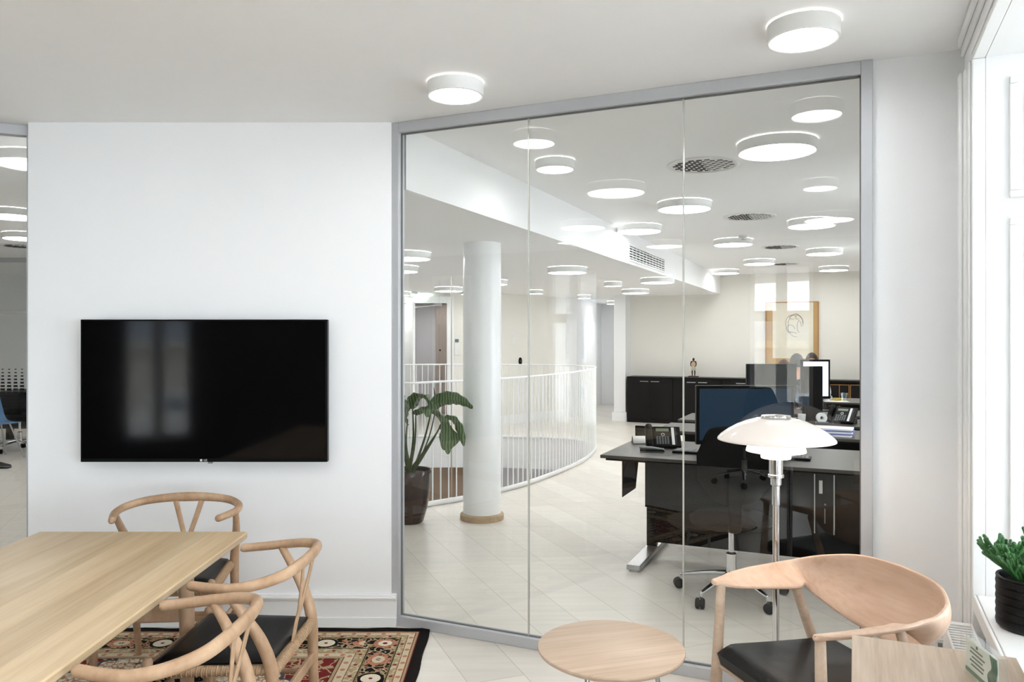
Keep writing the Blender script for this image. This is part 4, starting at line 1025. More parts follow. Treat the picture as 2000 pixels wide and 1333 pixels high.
so = empty('wall_socket', W(us, 0.0, 0.0), GA, 'small white power socket low on the pier behind the armchair', 'socket'); so.location.z = 0.29
MB().box(-0.022, 0.022, -0.012, 0, -0.026, 0.026).build('plate', WHITEP, so, bevel=0.003)
MB().box(-0.008, 0.008, -0.014, -0.012, -0.012, 0.012).build('outlet', GREYP, so)

# ------------------------------------------------------------------ succulent on the sill
sp_ = empty('potted_succulent', W(2.700, -0.640, 0.600), 0, 'green finger-leaved succulent in a ribbed black pot on the window sill', 'potted plant')
prof = [(0, 0), (0.080, 0), (0.086, 0.008)]
for i in range(6): z = 0.012+i*0.026; prof += [(0.0905, z), (0.0925, z+0.012), (0.0905, z+0.024), (0.089, z+0.025)]
prof += [(0.092, 0.172), (0.090, 0.176), (0.082, 0.174), (0.080, 0.150)]
MB().lathe(prof, 48, cap=False).build('pot', BLACKL, sp_)
MB().lathe([(0, 0.156), (0.05, 0.158), (0.082, 0.152)], 32, cap=False).build('soil', SOIL, sp_)
m_ = MB(); rng = random.Random(5)
def finger(p, d, l, r):
    q = p+d*l*0.5+Vector((0, 0, l*0.08)); e = p+d*l+Vector((0, 0, l*0.25)); m_.sweep(spline([p, q, e], 4), [r*0.6, r*0.9, r*1.0, r*1.15], 7)
sp_.scale = (0.93, 0.93, 0.93)
for b in range(26):
    a = b*2.4; el = 0.62+0.85*((b*0.37) % 1); base = Vector((0.02*math.cos(a), 0.02*math.sin(a), 0.150))
    d = Vector((math.cos(a)*math.cos(el), math.sin(a)*math.cos(el), math.sin(el)))
    L0 = 0.085+0.05*rng.random(); m_.sweep([base, base+d*L0*0.6, base+d*L0], [0.006, 0.005], 7)
    for k in range(16):
        f = 0.35+0.65*k/16; pa = rng.uniform(0, 2*PI)
        dd = (d*0.8+Vector((math.cos(pa), math.sin(pa), rng.uniform(-.1, .8)))*0.75).normalized()
        finger(base+d*L0*f, dd, rng.uniform(0.035, 0.062), rng.uniform(0.0042, 0.0058))
m_.build('foliage', SUCC, sp_)

# ------------------------------------------------------------------ large potted plant beyond the glass
PX, PYd = atY(801, 6.33).x, 6.33
pp = empty('potted_plant', (PX, PYd, 0), 0, 'broad-leaved strelitzia plant in a tall dark brown pot beyond the glass', 'potted plant')
MB().lathe([(0, 0), (0.095, 0), (0.110, 0.015), (0.140, 0.12), (0.163, 0.24), (0.175, 0.36), (0.177, 0.425), (0.172, 0.435), (0.163, 0.43), (0.160, 0.39)], 64, cap=False).build('pot', STONEPOT, pp)
MB().lathe([(0, 0.405), (0.10, 0.408), (0.162, 0.40)], 32, cap=False).build('soil', SOIL, pp)
kx = PYd/F
def pix(x, y, dy=0.0): return Vector(((x-1000)*(PYd+dy)/F-PX, dy, CAMH-(y-YH)*(PYd+dy)/F))
def leafblade(pts, wd, twist=0.0, fold=0.35, name='leaf'):
    P = spline(pts, 6); n = len(P); m_ = MB(); rows = []
    for i, p in enumerate(P):
        t = (P[min(i+1, n-1)]-P[max(i-1, 0)]).normalized(); f = i/(n-1)
        ww = wd*max(0.02, math.sin(PI*min(1, f*0.92+0.06))**0.75)*(1-0.25*f)
        s0 = t.cross(Vector((0, 0.55, 1))).normalized(); up = s0.cross(t).normalized()
        s1 = (s0*math.cos(twist)+up*math.sin(twist)).normalized(); u1 = s1.cross(t).normalized()
        row = []
        for j in range(-4, 5):
            q = j/4; row.append(m_.V(p+s1*ww*q+u1*(fold*ww*abs(q)+0.006*math.sin(i*1.5+j*1.1)*abs(q))))
        rows.append(row)
    for a, b in zip(rows, rows[1:]):
        for j in range(8): m_.F([a[j], b[j], b[j+1], a[j+1]])
    return m_.build(name, LEAF, pp, solid=0.002)
def stalk(a, b, bend=0.0, r=(0.012, 0.005)):
    a, b = Vector(a), Vector(b); mid = a.lerp(b, 0.5)+Vector((bend, 0, 0.02)); MB().sweep(spline([a, mid, b], 6), list(r), 8).build('stalk', STEM, pp)
LV = [
 ([(843, 800, 0), (856, 786, -.05), (880, 781, -.08), (902, 786, -.1), (923, 798, -.12)], 0.075, 0.5),
 ([(806, 800, -.1), (812, 783, -.2), (824, 776, -.25), (836, 790, -.28), (834, 815, -.3)], 0.085, -0.3),
 ([(812, 812, -.1), (836, 806, -.2), (856, 818, -.25), (866, 846, -.28), (868, 880, -.3)], 0.105, -0.2),
 ([(868, 818, 0), (884, 822, -.02), (897, 842, -.04), (906, 872, -.05)], 0.055, 0.2),
 ([(858, 838, .05), (872, 842, .03), (882, 862, .0), (874, 888, -.02)], 0.085, 0.1),
 ([(790, 800, .1), (786, 785, .12), (780, 770, .15), (770, 765, .18)], 0.07, 0.2),
 ([(783, 812, 0), (776, 790, -.05), (764, 780, -.08), (745, 790, -.1), (735, 815, -.12)], 0.09, 0.0),
 ([(785, 800, .1), (770, 765, .2), (750, 745, .3), (725, 745, .35)], 0.09, 0.3),
 ([(795, 830, -.1), (785, 810, -.2), (790, 795, -.3), (800, 800, -.38)], 0.06, 0.9),
]
for pts_, wd, tw in LV: leafblade([pix(*q) for q in pts_], wd, tw)
for i, (pts_, wd, tw) in enumerate(LV):
    b = pix(*pts_[0]); a = Vector((0.02*math.cos(i*2.2), 0.02*math.sin(i*2.2), 0.405)); stalk(a, b, 0.02 if b.x > 0 else -0.02)
MB().sweep([pix(851, 800), pix(850, 775), pix(847, 757)], [0.003, 0.009, 0.002], 8).build('bud', BARK, pp)
stalk((0.03, 0.02, 0.405), pix(851, 800), 0.03, (0.008, 0.004))

# ------------------------------------------------------------------ black cabinets along the office back wall
CG = 'low black cabinets along the office back wall'
cabs = []
def make_cab(wd, h=0.80):
    t = empty('low_cabinet')
    MB().box(0.001, wd-0.001, -0.40, 0, 0, h-0.001).build('carcass', BLACKM, t, bevel=0.002)
    MB().box(0, wd, -0.42, 0, h, h+0.025).build('top_panel', BLACKM, t, bevel=0.002)
    for k in range(2):
        x0, x1 = wd*k/2+0.003, wd*(k+1)/2-0.003
        d = MB().box(x0, x1, -0.418, -0.402, 0.06, h-0.01).build('door', BLACKM, t, bevel=0.002)
        hx0 = x1-0.17 if k == 0 else x0+0.02
        MB().box(hx0, hx0+0.15, -0.432, -0.418, h-0.062, h-0.050).build('handle', SILVER, d)
    return t
c0 = make_cab(0.835); u = -1.57; labs = ['low black cabinet at the left end of the office back wall', 'low black cabinet second from the left, left of the statuette', 'low black cabinet below the statuette', 'low black cabinet partly hidden behind the monitors']
for i in range(4):
    c = c0 if i == 0 else copy_tree(c0)
    c.location = W(u, 10.57); c.rotation_euler = (0, 0, GA); tag(c, labs[i], 'cabinet', CG); u += 0.837
# right end: open-front filing unit with brass edged boxes
u -= 0.045
sh = empty('filing_shelf', W(u+0.05, 10.57), GA, 'black open shelf unit with brass-edged file boxes behind the right desks', 'shelf')
MB().box(0, 1.0, -0.40, 0, 0, 0.40).build('lower_carcass', BLACKM, sh, bevel=0.002)
f_ = MB(); f_.box(0, 1.0, -0.40, 0, 0.80, 0.825); f_.box(0, 0.02, -0.40, 0, 0.40, 0.80); f_.box(0.98, 1.0, -0.40, 0, 0.40, 0.80); f_.box(0.02, 0.98, -0.02, 0, 0.40, 0.80); f_.build('frame', BLACKM, sh, bevel=0.002)
for i in range(3):
    x0 = 0.04+i*0.31
    fb = empty('file_box', W(u+0.05+x0, 10.57-0.36, 0.401), GA, ['black file box with brass edges, left one on the open shelf', 'black file box with brass edges, middle one on the open shelf', 'black file box with brass edges, right one on the open shelf'][i], 'file box', 'brass-edged file boxes on the open shelf')
    MB().box(0, 0.30, 0, 0.30, 0, 0.36).build('box_body', BLACKM, fb, bevel=0.002)
    e_ = MB(); e_.box(0, 0.012, -0.004, 0, 0, 0.36); e_.box(0.288, 0.30, -0.004, 0, 0, 0.36); e_.box(0.012, 0.288, -0.004, 0, 0.348, 0.36); e_.box(0.145, 0.155, -0.004, 0, 0, 0.348); e_.build('brass_edging', BRASS, fb)
# statuette
k = (1354.5-1000)/F; ust = (k*(G0.y+UX*10.36)-(G0.x-UY*10.36))/(UX-k*UY)
sg = empty('statuette', W(ust, 10.36, 0.8255), GA, 'small standing figure statuette with pale kilt on the black cabinet', 'statuette')
MB().box(-0.085, 0.085, -0.06, 0.06, 0, 0.022).build('plinth', REDB, sg, bevel=0.003)
f_ = MB()
for s in (-1, 1):
    f_.sweep([(s*0.022, -0.012*s, 0.022), (s*0.024, -0.006*s, 0.08), (s*0.020, 0, 0.15)], [0.008, 0.012, 0.014], 10); f_.sweep([(s*0.024, -0.012*s, 0.028), (s*0.024, -0.04-0.012*s, 0.026)], 0.008, 8)
    f_.sweep(spline([(s*0.040, 0, 0.272), (s*0.047, -0.002, 0.235), (s*0.044, -0.012, 0.205), (s*0.03, -0.02, 0.195)], 4), [0.012, 0.009, 0.007], 8)
f_.sweep([(-0.032, 0, 0.275), (0.032, 0, 0.275)], 0.014, 10); f_.sweep([(0, 0, 0.27), (0, 0, 0.30)], 0.010, 10); f_.ball((0, 0, 0.315), (0.021, 0.024, 0.028)); f_.ball((0, -0.024, 0.312), 0.005)
f_.build('body', CLAY, sg)
MB().sweep([(0, 0, 0.19), (0, 0, 0.23), (0, 0, 0.268)], [(0.024, 0.017), (0.027, 0.018), (0.034, 0.018)], 16).build('bare_chest', CLAYT, sg)
MB().lathe([(0.036, 0.118), (0.038, 0.125), (0.032, 0.17), (0.026, 0.198), (0.0, 0.198)], 24).build('kilt', CLAYS, sg)

# framed drawing on the back wall
k = (1546.5-1000)/F; up_ = (k*(G0.y+UX*10.6)-(G0.x-UY*10.6))/(UX-k*UY); Yw = W(up_, 10.6).y
pc = empty('framed_drawing', W(up_, 10.6, zat(652, Yw)), GA, 'large framed line drawing with tan mount on the office back wall', 'picture')
hw, hh = 0.5*93/F*Yw/0.99*1.045, 0.5*124/F*Yw
f_ = MB(); f_.box(-hw, hw, -0.03, 0, hh-0.012, hh); f_.box(-hw, hw, -0.03, 0, -hh, -hh+0.012); f_.box(-hw, -hw+0.012, -0.03, 0, -hh+0.012, hh-0.012); f_.box(hw-0.012, hw, -0.03, 0, -hh+0.012, hh-0.012); f_.build('frame', BRASS, pc)
MB().box(-hw+0.012, hw-0.012, -0.015, 0, -hh+0.012, hh-0.012).build('mount', TAN, pc)
MB().box(-hw*0.72, hw*0.80, -0.018, -0.015, -hh*0.78, hh-0.013).build('drawing_sheet', CREAM, pc)
f_ = MB(); rr = random.Random(3)
for cx, cz, a, b in ((0.05, 0.17, 0.13, 0.15), (0.06, 0.13, 0.11, 0.17), (0.02, 0.28, 0.05, 0.03), (0.10, 0.28, 0.04, 0.03), (-0.02, 0.08, 0.06, 0.06), (0.12, 0.12, 0.03, 0.09)):
    P = [Vector((cx+a*math.cos(t/14*2*PI)*(1+0.2*rr.random()), -0.0195, cz+b*math.sin(t/14*2*PI)*(1+0.2*rr.random()))) for t in range(12)]
    f_.sweep(spline(P, 4), 0.0022, 5, up=(0, 1, 0))
f_.build('ink_lines', INK, pc)

def uvat_(x, v):
    k = (x-1000)/F; return (k*(G0.y+UX*v)-(G0.x-UY*v))/(UX-k*UY)
# ------------------------------------------------------------------ office desks
def make_desk(name, u0, u1, v0, v1, label, panel=True, left_leg=True, foot=True):
    t = empty(name, W(u0, v0), GA, label, 'desk', 'black height-adjustable desks in the office')
    wd, dp = u1-u0, v1-v0
    m_ = MB(); m_.prism([(0.0, 0.0), (wd, 0.0), (wd, dp), (0.0, dp)], 0.712, 0.733); m_.build('desk_top', DESKTOP, t, bevel=0.002)
    MB().prism([(0.03, 0.03), (wd, 0.03), (wd, dp-0.03), (0.03, dp-0.03)], 0.695, 0.712).build('edge_profile', BLACKM, t)
    for x in ((0.24, wd-0.28) if left_leg else (wd-0.28,)):
        l = MB(); l.box(x-0.045, x+0.045, dp*0.5-0.03, dp*0.5+0.03, 0.32, 0.695); l.box(x-0.035, x+0.035, dp*0.5-0.024, dp*0.5+0.024, 0.05, 0.32); lo_ = l.build('leg', BLACKM, t, bevel=0.002)
        l = MB(); P = [(x-0.045, -0.06), (x+0.045, -0.06), (x+0.045, dp-0.12), (x-0.045, dp-0.12)]
        l.prism(P, 0.012, 0.045); l.prism([(x-0.03, -0.05), (x+0.03, -0.05), (x+0.03, dp-0.13), (x-0.03, dp-0.13)], 0, 0.012); l.build('foot', SILVER, lo_, bevel=0.004)
    if panel: MB().box(0.24, wd-0.02, dp*0.5-0.065, dp*0.5-0.045, 0.09, 0.69).build('modesty_panel', BLACKP, t)
    return t
D1 = make_desk('office_desk', 0.665, 2.47, 1.44, 2.35, 'long dark desk with deep black panel right behind the glass')
D2 = make_desk('office_desk', 0.66, 2.60, 2.98, 3.62, 'dark desk in the second row, behind the near desk phone')
D3 = make_desk('office_desk', 0.66, 2.60, 3.92, 4.62, 'dark desk in the third row carrying the black monitor')
D4 = make_desk('office_desk', 1.00, 2.60, 4.95, 5.60, 'dark desk in the fourth row before the seated people')
D5 = make_desk('office_desk', 1.85, 2.80, 6.70, 7.50, 'dark desk farthest back with cup, banana and glass')
# hanging cable flap at the left end of the first desk
cb = MB().prism([(0, 0), (0.012, 0), (0.012, 0.10), (0, 0.10)], 0, 0.01); cb.bm.free()
m_ = MB(); vs = [m_.V(p) for p in ((0.12, 0.10, 0.695), (0.22, 0.10, 0.695), (0.20, 0.10, 0.50), (0.12, 0.10, 0.44), (0.12, 0.16, 0.695), (0.22, 0.16, 0.695), (0.20, 0.16, 0.50), (0.12, 0.16, 0.44))]
for f in ((3, 2, 1, 0), (4, 5, 6, 7), (0, 1, 5, 4), (1, 2, 6, 5), (2, 3, 7, 6), (3, 0, 4, 7)): m_.F([vs[i] for i in f])
m_.build('cable_pouch', BLACKF, D1, bevel=0.004)

_u = uvat_(1610, 1.58)
pt = empty('computer_tower', W(_u, 1.58, 0.32), GA, 'black computer tower with silver edges hanging under the first desk', 'computer')
MB().box(-0.052, 0.052, 0, 0.17, 0, 0.36).build('case', BLACKP, pt, bevel=0.003)
MB().box(-0.058, -0.052, -0.004, 0.17, -0.004, 0.364).build('side_rail', SILVER, pt); MB().box(0.052, 0.058, -0.004, 0.17, -0.004, 0.364).build('side_rail', SILVER, pt)
MB().box(-0.03, -0.010, -0.003, 0, 0.24, 0.32).build('sticker', PAPER, pt)
m_ = MB(); m_.box(0.0, 0.006, -0.004, 0, 0.06, 0.15); m_.box(0.0, 0.010, -0.005, 0, 0.17, 0.18); m_.build('front_ports', GREYP, pt)
MB().box(-0.05, 0.05, 0.03, 0.14, 0.364, 0.375).build('desk_bracket', BLACKM, pt)
# ------------------------------------------------------------------ monitors
def monitor(u, v, rz, wd, h, z0, label, scr, zbase=0.733, back=False):
    t = empty('computer_monitor', W(u, v, zbase), GA+rz, label, 'monitor', 'black computer monitors on the office desks')
    MB().box(-0.12, 0.12, -0.09, 0.09, 0, 0.012).build('stand_base', BLACKP, t, bevel=0.003)
    MB().box(-0.03, 0.03, 0.02, 0.045, 0.012, z0+h*0.6).build('stand_neck', BLACKP, t, bevel=0.003)
    MB().box(-wd/2, wd/2, -0.02, 0.02, z0, z0+h).build('housing', BLACKP, t, bevel=0.004)
    MB().box(-wd/2+0.022, wd/2-0.022, -0.0225, -0.02, z0+0.03, z0+h-0.022).build('screen', scr, t)
    return t
def uvat(x, v):   # u on the line v=const at image column x
    k = (x-1000)/F; return (k*(G0.y+UX*v)-(G0.x-UY*v))/(UX-k*UY)
monitor(uvat(1454, 2.1), 2.10, math.radians(24), 0.68, 0.41, 0.035, 'large monitor with dim blue screen on the first desk', SCREENBLUE)
monitor(uvat(1506, 4.30), 4.30, math.radians(20), 0.47, 0.33, 0.20, 'black monitor with dark screen on the third row desk, hiding the brown-haired person', BLACKP)
monitor(uvat(1592, 5.40), 5.38, math.radians(24), 0.31, 0.42, 0.13, 'upright monitor with brightly lit white page', SCREENWHITE)
monitor(uvat(1586, 4.35), 4.40, math.radians(38), 0.20, 0.50, 0.01, 'narrow dark monitor seen edge-on before the lit page', BLACKP)

# ------------------------------------------------------------------ desk phones
def phone(u, v, rz, label):
    t = empty('desk_phone', W(u, v, 0.7335), GA+rz, label, 'telephone', 'black office desk phones')
    M0 = Matrix.Translation((0, 0.03, 0.073)) @ Matrix.Rotation(math.radians(44), 4, 'X')
    def mk(): m = MB(); m.M = M0; return m
    mk().box(-0.055, 0.135, -0.09, 0.09, -0.012, 0.012).build('body', BLACKP, t, bevel=0.006)
    MB().box(-0.05, 0.12, -0.01, 0.11, 0.0, 0.045).build('foot', BLACKP, t, bevel=0.004)
    hs = MB(); hs.M = M0; hs.sweep(spline([(-0.085, -0.085, 0.022), (-0.085, -0.04, 0.036), (-0.085, 0.04, 0.036), (-0.085, 0.085, 0.022)], 5), [(0.024, 0.016), (0.019, 0.012), (0.019, 0.012), (0.024, 0.016)], 14); hs.box(-0.11, -0.055, -0.09, 0.09, -0.012, 0.010)
    hs.build('handset', BLACKP, t)
    mk().box(-0.035, 0.055, 0.042, 0.068, 0.012, 0.0135).build('display', mat('phone_display', (120, 126, 108), 0.3), t)
    mk().box(0.072, 0.092, -0.075, 0.078, 0.012, 0.0135).build('speed_dial_card', PAPER, t)
    b = mk()
    for i in range(5):
        for j in range(5): b.box(-0.035+i*0.019, -0.023+i*0.019, -0.07+j*0.014, -0.062+j*0.014, 0.012, 0.0145)
    for j in range(11): b.box(0.100, 0.104, -0.07+j*0.0135, -0.066+j*0.0135, 0.012, 0.0145)
    b.build('keypad', GREYP, t)
    b = mk(); b.lathe([(0.009, 0.012), (0.013, 0.012), (0.013, 0.015), (0.009, 0.015)], 20, (0.012, 0.012, 0), cap=False); b.build('navigation_ring', SILVER, t)
    return t
_u = uvat(1292, 1.92); phone(_u, 1.92, math.radians(18), 'black desk phone on the first desk, close behind the glass')
_u = uvat(1640, 4.18); phone(_u, 4.15, math.radians(-18), 'black desk phone on the third row desk near the right frame post')
# stapler before the phone and tilted sign block behind it
_p = W(uvat(1273, 1.72), 1.72, 0.7335)
st_ = empty('stapler', _p, GA+math.radians(10), 'dark grey stapler lying before the near desk phone', 'stapler')
MB().sweep([(-0.075, 0, 0.008), (0.08, -0.005, 0.008)], [(0.016, 0.007), (0.014, 0.006)], 10).build('base', BLACKP, st_); MB().sweep([(-0.075, 0, 0.026), (0, -0.002, 0.026), (0.078, -0.005, 0.018)], [(0.014, 0.011), (0.012, 0.008)], 10).build('arm', GREYP, st_)
dc = empty('desk_calendar', W(uvat(1253, 2.1), 2.1, 0.7335), GA+math.radians(25), 'small triangular white desk calendar left of the near phone', 'desk calendar')
m_ = MB(); m_.M = Matrix.Rotation(PI/2, 4, 'Z') @ Matrix.Rotation(PI/2, 4, 'X'); m_.prism([(-0.035, 0), (0.035, 0), (0, 0.055)], -0.07, 0.07); m_.build('stand', BLACKP, dc)
m_ = MB(); vs = [m_.V(p) for p in ((-0.066, -0.034, 0.004), (0.066, -0.034, 0.004), (0.066, -0.0015, 0.055), (-0.066, -0.0015, 0.055))]; m_.F(vs); m_.build('pages', PAPER, dc, solid=0.002)
tbk = empty('desk_screen', W(uvat(1256, 2.28), 2.28, 0.7335), GA, 'small black upright box behind the desk calendar', 'tablet')
MB().box(-0.06, 0.06, -0.008, 0.008, 0, 0.11).build('housing', BLACKP, tbk, bevel=0.003); MB().box(-0.05, 0.05, -0.0095, -0.008, 0.012, 0.10).build('screen', BLACKTV, tbk)
# keyboards
for x, v, lab in ((1378, 1.78, 'black keyboard on the first desk, left of the office chair'), (1516, 1.78, 'black keyboard on the first desk, behind the lamp')):
    kb = empty('keyboard', W(uvat(x, v), v, 0.7335), GA, lab, 'keyboard', 'black keyboards on the first desk')
    MB().box(-0.21, 0.21, -0.07, 0.07, 0, 0.014).build('body', BLACKP, kb, bevel=0.003)
    b = MB()
    for i in range(18):
        for j in range(5): b.box(-0.2+i*0.0222, -0.182+i*0.0222, -0.06+j*0.025, -0.04+j*0.025, 0.014, 0.019)
    b.build('keys', GREYP, kb)
# papers, camera, cups, banana, glass
_p = W(uvat(1626, 3.2), 3.2, 0.7335)
for i in range(5):
    sx_ = MB().box(-0.15, 0.15, -0.105, 0.105, 0, 0.012).build('paper_stack', PAPER if i % 2 == 0 else PAPERB, loc=_p+Vector((random.uniform(-.01, .01), 0, i*0.0125)), rz=GA+random.uniform(-.1, .1))
    tag(sx_, ['white document at the bottom of the pile on the second desk', 'violet folder second from the bottom of the pile', 'white document in the middle of the pile', 'violet folder second from the top of the pile', 'white document on top of the pile on the second desk'][i], 'papers', 'documents piled on the second row desk')
tp = empty('tape_dispenser', W(uvat(1604, 4.0), 4.05, 0.7335), GA+0.3, 'white rounded tape dispenser left of the far desk phone', 'tape dispenser')
m_ = MB(); m_.M = Matrix.Translation((0, 0, 0.055)) @ Matrix.Rotation(PI/2, 4, 'X'); m_.lathe([(0.016, -0.02), (0.045, -0.02), (0.045, 0.02), (0.016, 0.02), (0.016, -0.02)], 28, cap=False); m_.build('roll', WHITEP, tp); MB().box(-0.05, 0.055, -0.025, 0.025, 0, 0.02).build('base', GREYP, tp, bevel=0.004)
def cup(x, v, r, h, m, name, lab, cat, handle=False, thick=0.0025):
    t = empty(name, W(uvat(x, v), v, 0.7335), GA, lab, cat)
    MB().lathe([(0, 0), (r*0.8, 0), (r*0.82, 0.003), (r, h), (r-thick, h), (r*0.8-thick, 0.005), (0, 0.005)], 28, cap=False).build('body', m, t)
    if handle: m_ = MB(); m_.sweep(spline([(r*0.9, 0, h*0.8), (r*1.5, 0, h*0.7), (r*1.5, 0, h*0.35), (r*0.85, 0, h*0.25)], 5), 0.004, 8); m_.build('handle', m, t)
cup(1566, 4.02, 0.035, 0.085, WHITEP, 'paper_cup', 'white paper cup on the third row desk above the lamp', 'cup')
cup(1614, 6.85, 0.04, 0.085, WHITEP, 'mug', 'white mug on the farthest desk beside the lit screen', 'mug', True)
cup(1649, 6.80, 0.04, 0.11, CLEAR, 'drinking_glass', 'clear drinking glass on the farthest desk', 'glass')
bn = MB().sweep(spline([(-0.08, 0, 0.02), (-0.03, 0.02, 0.024), (0.03, 0.02, 0.024), (0.075, 0, 0.02)], 5), [0.006, 0.018, 0.018, 0.006], 10).build('banana', BANANA, loc=W(uvat(1637, 6.8), 6.82, 0.735), rz=GA+0.3); tag(bn, 'yellow banana lying on paper on the farthest desk', 'banana')
o = MB().box(-0.14, 0.14, -0.1, 0.1, 0, 0.001).build('paper_sheet', PAPER, loc=W(uvat(1633, 6.8), 6.86, 0.7335), rz=GA+0.2); tag(o, 'loose white paper sheet under the banana', 'paper')

# ------------------------------------------------------------------ office swivel chair
def make_swivel():
    t = empty('swivel_chair')
    for k in range(5):
        a = math.radians(90+72*k); ca, sa_ = math.cos(a), math.sin(a)
        lg = MB().sweep(spline([(0.02*ca, 0.02*sa_, 0.135), (0.16*ca, 0.16*sa_, 0.115), (0.30*ca, 0.30*sa_, 0.085)], 5), [(0.022, 0.016), (0.018, 0.012), (0.012, 0.009)], 12).build('base_arm', CHROME, t)
        c_ = MB(); c_.tube((0.30*ca, 0.30*sa_, 0.09), (0.30*ca, 0.30*sa_, 0.055), 0.010)
        c_.build('caster_stem', CHROME, lg)
        M = Matrix.Translation((0.315*ca, 0.315*sa_, 0.03)) @ Matrix.Rotation(a+0.5, 4, 'Z') @ Matrix.Rotation(PI/2, 4, 'X')
        c_ = MB(); c_.M = M; c_.lathe([(0, -0.026), (0.022, -0.026), (0.030, -0.020), (0.030, -0.004), (0.02, -0.003), (0.02, 0.003), (0.030, 0.004), (0.030, 0.020), (0.022, 0.026), (0, 0.026)], 28, cap=False); c_.build('caster', BLACKP, lg)
    MB().lathe([(0.030, 0.11), (0.030, 0.25), (0.024, 0.255), (0.016, 0.26), (0.016, 0.42)], 28).build('gas_lift', CHROME, t)
    MB().box(-0.10, 0.10, -0.12, 0.13, 0.40, 0.44).build('mechanism', BLACKP, t, bevel=0.01)
    m_ = MB()
    P = []
    for (x, z) in ((0.0, 0), ): pass
    m_.sweep([(0, -0.22, 0.45), (0, -0.12, 0.45), (0, 0.05, 0.45), (0, 0.20, 0.45)], [(0.17, 0.025), (0.235, 0.03), (0.24, 0.03), (0.19, 0.025)], 28); m_.build('seat', BLACKF, t)
    m_ = MB(); m_.sweep(spline([(0, -0.235, 0.60), (0, -0.265, 0.72), (0, -0.275, 0.86), (0, -0.26, 1.0)], 5), [(0.11, 0.022), (0.20, 0.028), (0.205, 0.028), (0.14, 0.022)], 28, up=(0, 1, 0)); m_.build('backrest', BLACKF, t)
    MB().sweep(spline([(0, 0.0, 0.42), (0, -0.22, 0.43), (0, -0.30, 0.50), (0, -0.295, 0.74)], 6), [(0.035, 0.012)]*2, 12).build('back_support', BLACKP, t)
    return t
sw = make_swivel(); SG = 'black swivel chairs with chrome star bases'
_p = W(1.55, 1.16); place(sw, _p.x, _p.y, GA+math.radians(12), 'black swivel chair with chrome star base at the near side of the first desk', SG, 'office chair')
_p = W(1.16, -4.84); place(copy_tree(sw), _p.x, _p.y, GA+2.4, 'black swivel chair standing behind the camera, mirrored in the glass', SG, 'office chair')

